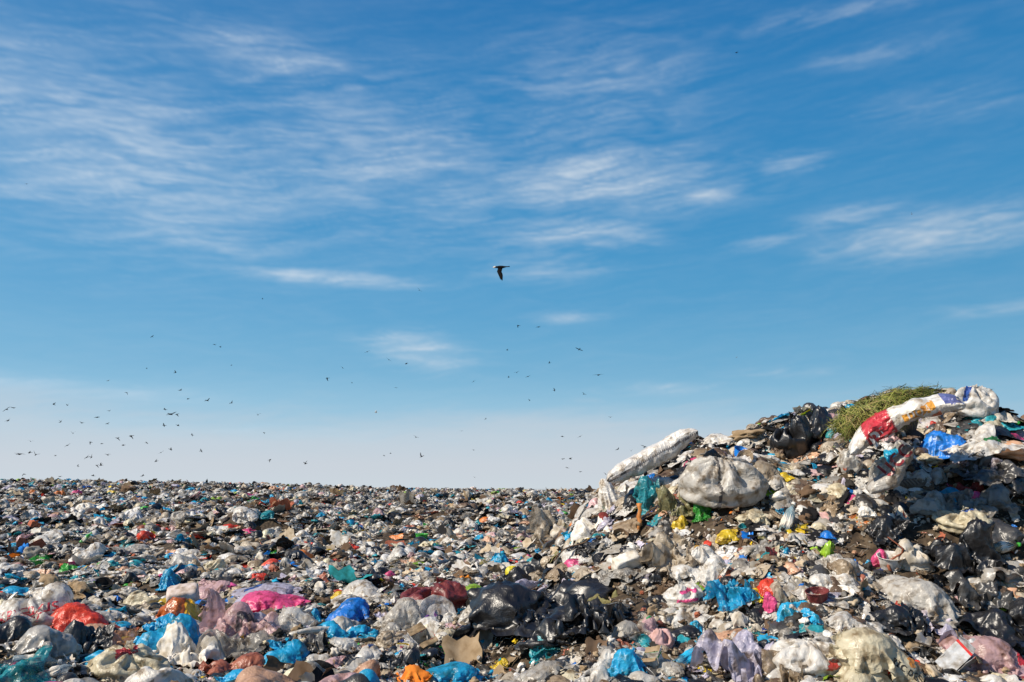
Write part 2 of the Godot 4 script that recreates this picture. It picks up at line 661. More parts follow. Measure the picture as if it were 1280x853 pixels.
func add_shape(kind: String, p: PackedVector3Array, f: PackedInt32Array, sd: int, crease := .012, fine := true, square := false) -> void:
	# brought to a width of one metre with the base at the origin
	var box := AABB(p[0], Vector3.ZERO)
	for q in p:
		box = box.expand(q)
	var mid := box.get_center()
	var k := 1.0 / maxf(maxf(box.size.x, box.size.z), .001)
	for n in p.size():
		p[n] = Vector3(p[n].x - mid.x, p[n].y - box.position.y, p[n].z - mid.z) * k
	var flat := kind in ["loose", "sheet", "tied"]
	var s := {"lo": commit(p, f, flat, .55 if kind == "sheet" else .3), "size": box.size * k}
	if fine:
		var sub := subdivided(p, f)
		var v: PackedVector3Array = sub[0]
		var nrm := normals(v, sub[1])
		for n in v.size():
			v[n] += nrm[n] * (crumple(v[n], sd) * crease * .45 + folds(v[n], sd, kind == "tied", box.size.y * k) * crease * 2.2)
		s.v = v
		s.i = sub[1]
		s.hi = commit(v, sub[1], flat, .12)
	else:
		s.v = p; s.i = f
		s.hi = s.lo
	if not shapes.has(kind):
		shapes[kind] = []
	shapes[kind].append(s)


# folds like those of crushed film: straight ridges that cross
func crumple(p: Vector3, sd: int) -> float:
	var out := 0.0
	var amp := 1.0
	var fr := 3.1
	var bend := 0.0
	for k in 5:
		var a := float(sd * 7 + k * 13)
		var dir := Vector3(sin(a * 1.7), cos(a * 2.3), sin(a * 3.1 + 1.0)).normalized()
		var t := p.dot(dir) * fr + bend * .6 + a
		var tri := absf(t - floorf(t) - .5) * 4.0 - 1.0
		out += tri * amp
		bend += tri
		amp *= .66
		fr *= 1.65
	return out


# long thin ridges, as in stretched or bunched film; on a tied bag they run up to the neck
func folds(p: Vector3, sd: int, tied: bool, tall: float) -> float:
	var out := 0.0
	for k in 3:
		var a := float(sd) * 1.7 + k * 1.25
		var dir := Vector3(cos(a), .35 * sin(a * 2.0), sin(a)).normalized()
		var t := p.dot(dir) * (4.5 + 2.6 * k) + noise_b.get_noise_3dv(p * 2.2 + Vector3(sd, k * 5, 0)) * 1.6
		var tri := absf(t - floorf(t) - .5) * 2.0
		out += tri * tri * tri * (1.0 - .2 * k) * clampf(.6 + noise_a.get_noise_3dv(p * 1.7 + Vector3(k * 9, sd, 0)) * 1.8, 0.0, 1.0)
	if tied:
		var t := atan2(p.z, p.x) / TAU * 13.0 + noise_b.get_noise_3dv(p * 2.0) * 1.2
		var tri := absf(t - floorf(t) - .5) * 2.0
		out = out * .6 + tri * tri * 1.6 * clampf(p.y / tall, .15, 1.0)
	return out - .4


func subdivided(v: PackedVector3Array, f: PackedInt32Array) -> Array:
	var nrm := normals(v, f)
	var out := v.duplicate()
	var g := PackedInt32Array()
	var mid := {}
	for q in range(0, f.size(), 3):
		var m := [0, 0, 0]
		for e in 3:
			var a := f[q + e]
			var b := f[q + (e + 1) % 3]
			var key := mini(a, b) * 100000 + maxi(a, b)
			if not mid.has(key):
				mid[key] = out.size()
				var c := (v[a] + v[b]) * .5
				var ca := c - nrm[a] * (c - v[a]).dot(nrm[a])
				var cb := c - nrm[b] * (c - v[b]).dot(nrm[b])
				out.append(c.lerp((ca + cb) * .5, .7))
			m[e] = mid[key]
		g.append_array(PackedInt32Array([f[q], m[0], m[2], f[q + 1], m[1], m[0], f[q + 2], m[2], m[1], m[0], m[1], m[2]]))
	return [out, g]


func normals(v: PackedVector3Array, f: PackedInt32Array) -> PackedVector3Array:
	var n := PackedVector3Array()
	n.resize(v.size())
	for q in range(0, f.size(), 3):
		var c := (v[f[q + 2]] - v[f[q]]).cross(v[f[q + 1]] - v[f[q]])
		n[f[q]] += c; n[f[q + 1]] += c; n[f[q + 2]] += c
	for k in n.size():
		n[k] = n[k].normalized() if n[k].length_squared() > 1e-16 else Vector3.UP
	return n


func commit(v: PackedVector3Array, f: PackedInt32Array, flat := false, share := 1.0) -> ArrayMesh:
	var a := []
	a.resize(Mesh.ARRAY_MAX)
	if flat:
		var w := PackedVector3Array()
		var nn := PackedVector3Array()
		var sm := normals(v, f) if share < 1.0 else PackedVector3Array()
		for q in range(0, f.size(), 3):
			var c := (v[f[q + 2]] - v[f[q]]).cross(v[f[q + 1]] - v[f[q]]).normalized()
			for e in 3:
				w.append(v[f[q + e]]); nn.append(c if share >= 1.0 else sm[f[q + e]].lerp(c, share).normalized())
		a[Mesh.ARRAY_VERTEX] = w
		a[Mesh.ARRAY_NORMAL] = nn
	else:
		a[Mesh.ARRAY_VERTEX] = v
		a[Mesh.ARRAY_NORMAL] = normals(v, f)
		a[Mesh.ARRAY_INDEX] = f
	var m := ArrayMesh.new()
	m.add_surface_from_arrays(Mesh.PRIMITIVE_TRIANGLES, a)
	return m


func outward(v: PackedVector3Array, f: PackedInt32Array) -> PackedInt32Array:
	var vol := 0.0
	for q in range(0, f.size(), 3):
		vol += v[f[q]].dot(v[f[q + 2]].cross(v[f[q + 1]]))
	if vol < 0.0:
		for n in range(0, f.size(), 3):
			var s := f[n + 1]; f[n + 1] = f[n + 2]; f[n + 2] = s
	return f


func lathe(profile: Array, seg: int, dent := 0.0, sd := 1, cap := true) -> Array:
	var v := PackedVector3Array()
	var f := PackedInt32Array()
	for j in profile.size():
		for i in seg:
			var a := TAU * i / seg
			var p := Vector3(cos(a) * profile[j][0], profile[j][1], sin(a) * profile[j][0])
			if dent > 0.0:
				var w := crumple(p * 1.3, sd) * dent * minf(1.0, profile[j][0] * 4.0)
				p += Vector3(cos(a), 0, sin(a)) * (w - dent * .6)
			v.append(p)
	for j in profile.size() - 1:
		for i in seg:
			var a := j * seg + i
			var b := j * seg + (i + 1) % seg
			f.append_array(PackedInt32Array([a, b + seg, b, a, a + seg, b + seg]))
	return [v, outward(v, f)]


func tube(path: PackedVector3Array, rad: PackedFloat32Array, seg: int) -> Array:
	var v := PackedVector3Array()
	var f := PackedInt32Array()
	for j in path.size():
		var t := (path[mini(j + 1, path.size() - 1)] - path[maxi(j - 1, 0)]).normalized()
		var u := t.cross(Vector3(.3, .9, .2)).normalized()
		var w := t.cross(u)
		for i in seg:
			var a := TAU * i / seg
			v.append(path[j] + (u * cos(a) + w * sin(a)) * rad[j])
	for j in path.size() - 1:
		for i in seg:
			var a := j * seg + i
			var b := j * seg + (i + 1) % seg
			f.append_array(PackedInt32Array([a, b, b + seg, a, b + seg, a + seg]))
	return [v, outward(v, f)]


func turned_on(v: PackedVector3Array, b: Basis) -> PackedVector3Array:
	var o := v.duplicate()
	for k in o.size():
		o[k] = b * o[k]
	return o


# a bent board: a rectangle folded along a line, with a thickness
func board(w: float, d: float, thick: float, fold: float, tear: float, sd: int) -> Array:
	var nx := 8
	var nz := 5
	var v := PackedVector3Array()
	var f := PackedInt32Array()
	for side in 2:
		for j in nz + 1:
			for i in nx + 1:
				var x := (float(i) / nx - .5) * w
				var z := (float(j) / nz - .5) * d
				if i == 0 or i == nx:
					x += tear * sin(j * 2.1 + sd) * w
				if j == 0 or j == nz:
					z += tear * sin(i * 1.7 + sd * 3.0) * d
				var bent := absf(x + .12 * w * sin(float(sd)))
				var y := bent * fold + .02 * w * sin(z * 9.0 + sd) + .034 * crumple(Vector3(x, 0, z) * .8, sd) * w
				v.append(Vector3(x * sqrt(maxf(0.05, 1.0 - fold * fold * .6)), y + (thick if side == 0 else 0.0), z))
	var row := nx + 1
	var n := row * (nz + 1)
	for j in nz:
		for i in nx:
			var a := j * row + i
			f.append_array(PackedInt32Array([a, a + 1, a + row, a + 1, a + row + 1, a + row]))
			f.append_array(PackedInt32Array([n + a, n + a + row, n + a + 1, n + a + 1, n + a + row, n + a + row + 1]))
	for i in nx:
		f.append_array(PackedInt32Array([i, n + i, i + 1, i + 1, n + i, n + i + 1]))
		var b := nz * row + i
		f.append_array(PackedInt32Array([b, b + 1, n + b, b + 1, n + b + 1, n + b]))
	for j in nz:
		var a := j * row
		f.append_array(PackedInt32Array([a, a + row, n + a, a + row, n + a + row, n + a]))
		var b := a + nx
		f.append_array(PackedInt32Array([b, n + b, b + row, b + row, n + b, n + b + row]))
	return [v, f]


# a filled sack lying along x: wide, flat at its sewn ends, with creases across
func sack(long: float, girth: float, sd: int, flat := .40, sag := .12, nu := 52, nv := 34) -> Array:
	var v := PackedVector3Array()
	var f := PackedInt32Array()
	var nz := FastNoiseLite.new()
	nz.seed = sd; nz.frequency = 1.0; nz.fractal_octaves = 3
	for j in nu + 1:
		var u := float(j) / nu
		var e := absf(u - .5) * 2.0
		var fat := pow(maxf(0.0, 1.0 - pow(e, 3.4)), .55)
		for i in nv:
			var a := TAU * i / nv
			var hw := girth * (.5 + .04 * e)
			var hh := girth * flat * fat + .008
			var c := Vector3((u - .5) * long, signf(sin(a)) * pow(absf(sin(a)), .8) * hh, signf(cos(a)) * pow(absf(cos(a)), .8) * hw * (.72 + .28 * minf(1.0, fat + e * e)))
			var lump := nz.get_noise_3d(c.x * 2.3, c.y * 2.6, c.z * 2.6) * .09 * girth * fat
			var pleat := sin(a * 7.0 + nz.get_noise_2d(u * 5.0, a) * 4.0) * .035 * girth * pow(e, 2.5)
			lump += crumple(c * 1.4, sd) * .010 * girth + folds(c * Vector3(.5, 1.6, 1.6) / girth * .4, sd, false, 1.0) * .055 * girth
			v.append(c + Vector3(0, sin(a), cos(a)) * (lump + pleat) + Vector3(0, (nz.get_noise_2d(u * 1.5, 8.0) * .12 - sag * sin(u * PI)) * girth, 0))
	for j in nu:
		for i in nv:
			var a := j * nv + i
			var b := j * nv + (i + 1) % nv
			f.append_array(PackedInt32Array([a, b, b + nv, a, b + nv, a + nv]))
	return [v, outward(v, f)]


func make_shapes() -> void:
	var jobs := []
	for k in 5: jobs.append({"kind": "tied", "seed": 100 + k, "steps": 46})
	for k in 7: jobs.append({"kind": "loose", "seed": 200 + k, "steps": 50})
	for k in 7: jobs.append({"kind": "sheet", "seed": 300 + k, "steps": 55})
	for k in 3: jobs.append({"kind": "rag", "seed": 400 + k, "steps": 50})
	var out := []
	out.resize(jobs.size())
	var lock := Mutex.new()
	var group := WorkerThreadPool.add_group_task(func(n: int) -> void:
		var got := soft_job(jobs[n])
		lock.lock(); out[n] = got; lock.unlock(), jobs.size())
	WorkerThreadPool.wait_for_group_task_completion(group)
	for n in jobs.size():
		add_shape(jobs[n].kind, out[n][0], out[n][1], out[n][2], {"tied": .009, "loose": .009, "sheet": .010, "rag": .005}[jobs[n].kind])
	say("soft shapes")
	for k in 4:
		var b := board(1.0, .5 + .12 * k, .012, [.12, .5, .28, .75][k], .05, k + 2)
		add_shape("board", b[0], b[1], k, 0.0, false)
	for k in 2:
		var bottle := lathe([[.0, 0], [.12, 0], [.15, .02], [.155, .2], [.14, .30], [.155, .40], [.155, .62], [.13, .74], [.06, .88], [.045, .92], [.045, .97], [.0, .97]], 18, .028, k + 3)
		add_shape("bottle", turned_on(bottle[0], Basis(Vector3.FORWARD, PI / 2)), bottle[1], k, 0.0, false)
	var cap := lathe([[.0, 0], [.05, 0], [.052, .01], [.052, .06], [.046, .068], [.0, .068]], 16)
	add_shape("cap", cap[0], cap[1], 1, 0.0, false)
	for k in 2:
		var cup := lathe([[.0, .015], [.30, .0], [.34, .02], [.46, .52 - .2 * k], [.50, .53 - .2 * k], [.49, .55 - .2 * k], [.45, .54 - .2 * k], [.33, .05], [.0, .03]], 22, .016, k + 5)
		add_shape("tub", cup[0], cup[1], k, 0.0, false)
	var dish := lathe([[.0, .06], [.26, .06], [.29, .03], [.34, .03], [.37, .07], [.49, .09], [.50, .11], [.48, .115], [.36, .095], [.33, .055], [.30, .055], [.27, .08], [.0, .08]], 28, .012, 4)
	add_shape("dish", dish[0], dish[1], 1, 0.0, false)
	for k in 4:
		var c := ico(2)
		var p: PackedVector3Array = c[0]
		for n in p.size():
			var nzv := noise_a.get_noise_3dv(p[n] * 1.1 + Vector3(k * 9, 0, 0))
			p[n] = p[n] * Vector3(1, .55 + .1 * k, .8) * (1.0 + nzv * .8 + crumple(p[n] * .7, k + 3) * .05)
		add_shape("clod", p, c[1], k, .0, false)
	for k in 2:
		var path := PackedVector3Array(); var rad := PackedFloat32Array()
		for j in 9:
			path.append(Vector3(j / 8.0 - .5, .03 + .06 * sin(j * .9 + k), .05 * sin(j * 1.3 + k * 2)))
			rad.append(.016 - .001 * j)
		var t := tube(path, rad, 5)
		add_shape("twig", t[0], t[1], k, 0.0, false)
	for k in 3:   # curled strips and leaves
		var g := grid(10, 2)
		var p: PackedVector3Array = g[0]
		for n in p.size():
			var q := p[n]
			var thin := sqrt(maxf(.02, 1.0 - 4.0 * q.x * q.x)) if k == 0 else 1.0
			p[n] = Vector3(q.x * .9, .12 * sin(q.x * (4.0 + k * 2.5) + k) + .25 * q.z * q.z + .2, q.z * [.36, .14, .24][k] * thin + .06 * sin(q.x * 5.0 + k))
		add_shape("strip", p, g[1], k, 0.0, false)


# ---------------------------------------------------------------- the ground under the refuse
func build_ground() -> void:
	var xs := PackedFloat32Array()
	var zs := PackedFloat32Array()
	var x := 0.0
	var st := .14
	while x < 2600.0:
		xs.append(x)
		if x > 11.0: st *= 1.05
		x += st
	var left := xs.duplicate()
	left.reverse()
	for k in left.size(): left[k] = -left[k]
	left.resize(left.size() - 1)
	left.append_array(xs)
	xs = left
	var z := 30.0
	while z > -4.0:
		zs.append(z); z -= 1.0
	st = .13
	while z > -2600.0:
		zs.append(z)
		if z < -17.0: st *= 1.035
		z -= st
	var v := PackedVector3Array()
	var f := PackedInt32Array()
	for zz in zs:
		for xx in xs:
			v.append(Vector3(xx, height(xx, zz), zz))
	var row := xs.size()
	for j in zs.size() - 1:
		for i in row - 1:
			var a := j * row + i
			f.append_array(PackedInt32Array([a, a + row, a + 1, a + 1, a + row, a + row + 1]))
	for n in range(0, f.size(), 3):
		var s := f[n + 1]; f[n + 1] = f[n + 2]; f[n + 2] = s
	var m := base_mat(Color(.52, .48, .43))  # dark rotted soil, darkened further so gaps between pieces read as shadow
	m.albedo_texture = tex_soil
	m.uv1_scale = Vector3.ONE * .5
	m.roughness = .95
	m.normal_enabled = true
	m.normal_texture = tex_cloth
	m.normal_scale = 1.4
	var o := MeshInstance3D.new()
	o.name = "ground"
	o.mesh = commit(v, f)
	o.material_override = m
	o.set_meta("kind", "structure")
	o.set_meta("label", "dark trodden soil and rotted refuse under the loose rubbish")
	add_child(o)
	print("ground verts ", v.size())


# ---------------------------------------------------------------- the things one can name, each where it lies
var landmarks := []       # [x, z, what it is called]
var keep_clear := []      # Vector3(x, z, radius) of the named things


func surface_for(mode: String, col: Color) -> Material:
	match mode:
		"f": return film(col, .80, 1.0, .42)
		"o": return film(col, .45, 1.0, .40)
		"c": return film(col, .80, .80, .38)
		"x": return film(col, .75, .58, .32)
		"g": return film(col, 0.0, 1.0, .40)
		"m": return matte(col)
		"l": return matte(col, .95, true)
	return hard(col)


func place(px: float, py: float, w: float, h: float, size: Vector3, yaw: float, lean := .55, deep := .85, sunk := .1) -> Transform3D:
	var g := hit(px, py + h * .30)
	var dist := (g - EYE).length()
	var boost := 1.25 if py > 735.0 and px < 600.0 and w > 30.0 else 1.0
	var wide := w * 1.22 * boost * dist / FOCAL
	var high := h * 1.12 * boost * dist / FOCAL
	var up := Vector3.UP.lerp(slope(g.x, g.z, .3), lean).normalized()
	var side := Vector3(cos(yaw), 0, -sin(yaw))
	var fwd := side.cross(up).normalized()
	side = up.cross(fwd).normalized()
	var sy := high * .64 / maxf(size.y, .05)
	sy = clampf(sy, wide * .25, wide * 2.4)
	var b := Basis(side * wide, up * sy, fwd * wide * deep)
	keep_clear.append(Vector3(g.x, g.z, maxf(wide * .5, .1)))
	return Transform3D(b, g - up * sy * size.y * sunk)


# kind, which, pixel x, pixel y, width, height, colour, surface, name, category, label
func hero_rows() -> Array:
	return [
	# the crest of the heap
	["tied", 2, 903, 597, 86, 66, "pale grey", "f", "tied_sack", "sack", "large bulging off-white sack with a dark sewn seam, below the heap's crest"],
	["loose", 1, 770, 618, 36, 62, "white", "o", "plastic_bag", "bag", "upright crumpled white bag under the end of the long white sack"],
	["loose", 2, 817, 613, 52, 58, "teal", "c", "plastic_bag", "bag", "teal see-through bag beneath the long white sack"],
	["sheet", 0, 848, 620, 44, 48, "olive", "o", "plastic_sheet", "plastic sheet", "ribbed olive grey film hanging beside the teal bag"],
	["loose", 3, 898, 551, 52, 24, "white", "f", "plastic_bag", "bag", "crumpled white bag on the skyline past the long white sack"],
	["clod", 0, 935, 534, 40, 18, "tan", "m", "mud_clod", "clod", "lump of tan mud on the skyline by the white bag"],
	["loose", 0, 962, 530, 24, 16, "pale grey", "f", "plastic_bag", "bag", "small pale grey bag between mud and shiny black bag"],
	["tied", 1, 992, 543, 46, 62, "black", "g", "refuse_bag", "bag", "shiny black refuse bag with pale glints on the heap's shoulder"],
	["loose", 4, 1022, 527, 44, 46, "black", "g", "refuse_bag", "bag", "creased black refuse bag leaning on the shiny one"],
	["sheet", 3, 1042, 512, 36, 14, "black", "g", "refuse_bag", "bag", "flat black bag reaching up to the cut grass"],
	["loose", 5, 1050, 502, 24, 16, "white", "f", "plastic_bag", "bag", "small white bag tucked behind the edge of the cut grass"],
	["loose", 6, 1040, 523, 26, 18, "pale pink", "f", "plastic_bag", "bag", "white and pink bag beside the cut grass"],
	["loose", 2, 1038, 537, 12, 22, "sky blue", "f", "plastic_bag", "bag", "small bright blue bag hanging below the cut grass"],
	["loose", 0, 1123, 482, 56, 18, "white", "f", "plastic_bag", "bag", "white bag on the very top behind the cut grass"],
	["tied", 2, 1218, 499, 46, 44, "white", "f", "plastic_bag", "bag", "big puffed pale bag on the top of the heap"],
	["sheet", 1, 1240, 508, 34, 16, "bottle green", "o", "plastic_sheet", "plastic sheet", "dark green crumpled film beside the big puffed pale bag"],
	["sheet", 2, 1237, 516, 44, 12, "pale grey", "m", "paper_sack", "sack", "flat dirty white sack under the dark green film"],
	["loose", 1, 1240, 524, 52, 18, "teal", "o", "plastic_bag", "bag", "dark teal bag under the flat dirty white sack"],
	["loose", 3, 1176, 553, 50, 34, "blue", "o", "plastic_bag", "bag", "deep blue bag under the printed sack's end"],
	["sheet", 4, 1216, 556, 78, 26, "white", "f", "plastic_sheet", "plastic sheet", "long white film arching over black refuse near the crest"],
	["clod", 2, 1264, 566, 42, 26, "peach", "m", "mud_clod", "clod", "pinkish brown broken clod beside the arching white film"],
	["loose", 6, 1246, 545, 60, 22, "black", "g", "refuse_bag", "bag", "black bag behind the arching white film"],
	["sheet", 1, 1236, 588, 64, 26, "dark grey", "g", "plastic_sheet", "plastic sheet", "dark grey film in the hollow below the pinkish clod"],
	["loose", 2, 1264, 602, 46, 26, "black", "g", "refuse_bag", "bag", "black bag below the pinkish brown broken clod"],
	["sheet", 3, 1222, 578, 44, 18, "lavender", "c", "plastic_sheet", "plastic sheet", "lavender film with dirt under the arching white film"],
	["sheet", 6, 1262, 582, 48, 22, "grey", "f", "plastic_sheet", "plastic sheet", "grey rumpled film beside the dark grey film"],
	["tied", 3, 1104, 592, 28, 44, "pale grey", "f", "plastic_bag", "bag", "pale bag hanging from under the printed sack"],
	["tied", 4, 1063, 577, 24, 40, "white", "c", "plastic_bag", "bag", "drooping white see-through bag at the printed sack's foot"],
	["sheet", 5, 1032, 588, 40, 20, "sky blue", "f", "plastic_bag", "bag", "torn sky blue bag with pale film below the black bags"],
	["board", 1, 1037, 560, 40, 12, "orange", "h", "packet", "packet", "brown and gold foil packet folded over below the grass"],
	["clod", 1, 1160, 575, 26, 16, "cream", "m", "gourd", "fruit", "pale rotting gourd below the deep blue bag"],
	["clod", 3, 1169, 583, 10, 6, "yellow", "h", "lemon", "fruit", "bright yellow fruit beside the rotting gourd"],
	["loose", 2, 1148, 596, 32, 22, "pale grey", "f", "plastic_bag", "bag", "greyish pink crumpled bag below the rotting gourd"],
	["loose", 5, 1170, 594, 22, 22, "pale grey", "c", "plastic_bag", "bag", "wrinkled clear bag next to the greyish pink bag"],
	["clod", 2, 1192, 590, 20, 22, "beige", "m", "bread_lump", "food", "beige lump of food waste by the wrinkled clear bag"],
	["rag", 0, 1207, 608, 34, 24, "maroon", "l", "cloth", "cloth", "dark red knotted cloth lying by clear plastic"],
	["loose", 0, 1186, 618, 34, 24, "sky blue", "x", "plastic_bag", "bag", "clear bluish bag with yellow trim by the red cloth"],
	["loose", 4, 1160, 627, 44, 30, "pale grey", "c", "plastic_bag", "bag", "round grey translucent bag below the shoe sole"],
	["sheet", 6, 1222, 627, 76, 30, "grey", "c", "plastic_sheet", "plastic sheet", "long grey translucent film curving over the heap's face"],
	["tied", 1, 1203, 648, 52, 30, "cream", "f", "plastic_bag", "bag", "cream bag stained green below the grey curving film"],
	["sheet", 2, 1134, 640, 34, 34, "white", "m", "printed_bag", "bag", "white paper bag with red print lying aslant"],
	["loose", 6, 1107, 660, 40, 34, "black", "g", "refuse_bag", "bag", "dull black bag beside the slanting white paper bag"],
	["sheet", 0, 1200, 690, 76, 56, "black", "g", "plastic_sheet", "plastic sheet", "large torn black film in the hollow of the heap"],
	["loose", 3, 1242, 660, 52, 26, "dark grey", "g", "plastic_bag", "bag", "dark grey bag above the jar with a green lid"],
	["tied", 0, 1143, 692, 34, 46, "pale grey", "m", "cloth_bundle", "cloth", "pale dirty cloth bundle tied into a ball"],
	["tub", 0, 1114, 703, 26, 22, "white", "h", "tub", "tub", "white plastic tub half buried beside the cloth bundle"],
	["loose", 5, 1099, 697, 18, 26, "hot pink", "f", "plastic_bag", "bag", "small crimson pink bag beside the white tub"],
	["sheet", 1, 1252, 716, 72, 24, "grey", "g", "plastic_sheet", "plastic sheet", "smooth grey sheet jutting out over the heap's face"],
	["sheet", 3, 1225, 742, 64, 32, "dark grey", "g", "plastic_sheet", "plastic sheet", "ribbed dark grey film under the jutting grey sheet"],
	["clod", 0, 1256, 745, 40, 16, "peach", "m", "mud_clod", "clod", "reddish brown spilled mud on the ribbed dark film"],
	["sheet", 5, 1240, 775, 90, 34, "black", "g", "plastic_sheet", "plastic sheet", "glossy black film across the foot of the heap"],
	["clod", 3, 1250, 760, 20, 10, "lime", "h", "pear", "fruit", "green pear lying on the glossy black film"],
	["sheet", 4, 1178, 725, 40, 26, "black", "g", "plastic_sheet", "plastic sheet", "creased black film above the large off-white sack"],
	# the face of the heap
	["loose", 0, 877, 637, 26, 28, "green", "c", "plastic_bag", "bag", "bright green bag hanging under the large off-white sack"],
	["loose", 4, 850, 653, 22, 22, "yellow", "f", "plastic_bag", "bag", "yellow bag below the ribbed olive film"],
	["loose", 1, 908, 668, 32, 18, "yellow", "f", "plastic_bag", "bag", "yellow bag above the red and blue packet"],
	["sheet", 2, 846, 690, 78, 42, "beige", "f", "plastic_sheet", "plastic sheet", "dirty beige film bulging on the heap's face"],
	["tied", 2, 880, 694, 28, 34, "white", "f", "plastic_bag", "bag", "white knotted bag with pale green inside"],
	["loose", 5, 860, 714, 46, 28, "white", "f", "plastic_bag", "bag", "wrinkled white bag fanned out below the knotted bag"],
	["loose", 6, 898, 715, 44, 48, "white", "f", "plastic_bag", "bag", "long white bag drooping over bright blue film"],
	["tied", 3, 855, 741, 40, 32, "white", "f", "striped_bag", "bag", "white bag with crimson pink stripes"],
	["sheet", 6, 915, 742, 60, 38, "sky blue", "c", "plastic_sheet", "plastic sheet", "bright blue see-through film spread under the drooping white bag"],
	["loose", 2, 946, 742, 24, 16, "yellow", "o", "plastic_bag", "bag", "bright yellow twisted bag next to the blue film"],
	["loose", 3, 964, 752, 20, 34, "hot pink", "f", "plastic_bag", "bag", "deep pink bag between yellow and bright blue bags"],
	["loose", 4, 995, 762, 44, 24, "sky blue", "o", "plastic_bag", "bag", "vivid blue knotted bag on the heap's lower face"],
	["loose", 1, 1022, 776, 18, 20, "sky blue", "o", "plastic_bag", "bag", "small cyan bag beside crumpled silver foil"],
	["tub", 1, 1022, 748, 24, 24, "maroon", "f", "tub", "tub", "pinkish red torn ring of plastic below the cream film"],
	["sheet", 3, 990, 742, 46, 30, "beige", "c", "plastic_sheet", "plastic sheet", "dirty see-through film with yellow print by the pink bag"],
	["sheet", 0, 938, 772, 42, 26, "pale grey", "m", "paper_sheet", "paper", "crumpled pale grey paper under the blue film"],
	["sheet", 4, 975, 690, 40, 26, "maroon", "f", "plastic_sheet", "plastic sheet", "crumpled crimson wrapper beside a brown card"],
	["board", 2, 978, 703, 26, 14, "tan", "m", "cardboard", "cardboard", "folded brown card below the crimson wrapper"],
	["sheet", 1, 1030, 684, 34, 34, "lime", "h", "packet", "packet", "green and white torn packet with a white strap"],
	["loose", 5, 969, 602, 26, 18, "pale grey", "f", "plastic_bag", "bag", "grey round bag beside rubble below the crest"],
	["loose", 6, 1083, 638, 22, 18, "white", "h", "foil_wrapper", "wrapper", "gleaming white foil wrapper in the middle of the heap"],
	["sheet", 5, 1046, 604, 24, 30, "lavender", "m", "paper_sheet", "paper", "grey paper arching over an orange peel"],
	["board", 0, 1032, 613, 26, 20, "teal", "h", "plastic_plate", "plate", "blue plastic strip standing beside the arching paper"],
	["loose", 0, 940, 645, 42, 24, "cream", "f", "plastic_bag", "bag", "cream bag with green print on the heap's face"],
	["board", 3, 935, 668, 24, 16, "blue", "h", "packet", "packet", "red and blue packet with a yellow edge"],
	# the foot of the heap by the plain
	["sheet", 6, 700, 662, 92, 46, "beige", "c", "plastic_sheet", "plastic sheet", "long dusty see-through film trailing down the heap's end"],
	["rag", 1, 748, 656, 62, 32, "white", "l", "flag_cloth", "cloth", "white cloth with a dark red stripe at the heap's end"],
	["tied", 4, 697, 666, 32, 24, "dark grey", "g", "refuse_bag", "bag", "round dark grey bag with an orange peel on it"],
	["clod", 2, 689, 675, 10, 12, "orange", "m", "orange_peel", "peel", "orange peel on the round dark grey bag"],
	["loose", 2, 727, 668, 28, 10, "teal", "o", "plastic_bag", "bag", "flat teal bag under the white and red cloth"],
	["board", 1, 816, 682, 26, 16, "blue", "h", "packet", "packet", "blue folded carton corner above the white foam block"],
	["tied", 1, 818, 697, 26, 16, "pale grey", "c", "plastic_bag", "bag", "small cloudy bag behind the white foam block"],
	["loose", 4, 823, 718, 26, 26, "black", "g", "refuse_bag", "bag", "crinkled black bag beside the white foam block"],
	["rag", 2, 757, 749, 40, 20, "olive", "l", "cloth", "cloth", "olive striped cloth beside the great black film"],
	["sheet", 0, 690, 757, 190, 64, "black", "g", "plastic_sheet", "plastic sheet", "great sagging black film at the foot of the heap"],
	["sheet", 2, 650, 722, 74, 36, "black", "g", "plastic_sheet", "plastic sheet", "wrinkled black film above the great sagging one"],
	["sheet", 4, 722, 738, 44, 30, "black", "g", "refuse_bag", "bag", "glossy black bag propped on the great black film"],
	["sheet", 3, 640, 768, 104, 44, "black", "g", "plastic_sheet", "plastic sheet", "black film trailing from the great sheet to the standing card"],
	["loose", 2, 702, 778, 96, 50, "black", "g", "refuse_bag", "bag", "slack black refuse bag above the turquoise bag"],
	["sheet", 6, 742, 772, 84, 52, "black", "g", "plastic_sheet", "plastic sheet", "torn black film below the olive striped cloth"],
	["sheet", 5, 712, 716, 30, 34, "black", "g", "plastic_sheet", "plastic sheet", "stiff black film standing up with a grey gleam"],
	["loose", 6, 672, 718, 36, 16, "beige", "c", "plastic_bag", "bag", "brownish clear bag lying on black film"],
	["loose", 1, 684, 806, 46, 36, "teal", "f", "plastic_bag", "bag", "turquoise bag under the overhang of black film"],
	["sheet", 4, 742, 840, 60, 34, "white", "c", "plastic_sheet", "plastic sheet", "clear plastic bag with a muddy inside by brown card"],
	["loose", 5, 678, 840, 60, 26, "pale grey", "x", "plastic_bag", "bag", "pale clear bag below the turquoise bag"],
	["board", 1, 745, 806, 44, 40, "brown", "m", "cardboard", "cardboard", "dark brown soaked cardboard above the muddy clear bag"],
	["loose", 0, 778, 788, 52, 34, "pale grey", "x", "plastic_bag", "bag", "clear grey bag with wrinkles below the olive cloth"],
	["loose", 4, 806, 780, 34, 24, "pale pink", "f", "plastic_bag", "bag", "pinkish grey folded bag beside the clear grey bag"],
	["loose", 2, 847, 772, 40, 22, "white", "f", "plastic_bag", "bag", "bright white torn bag above the pink crumpled ball"],
	["tied", 3, 823, 798, 32, 34, "pale pink", "m", "paper_ball", "paper", "mauve crumpled ball of paper"],
	["loose", 6, 790, 828, 50, 48, "sky blue", "f", "plastic_bag", "bag", "big blue bag with a flap of grey film over it"],
	["loose", 3, 871, 785, 20, 24, "sky blue", "o", "plastic_bag", "bag", "blue bag next to ribbed grey cloth"],
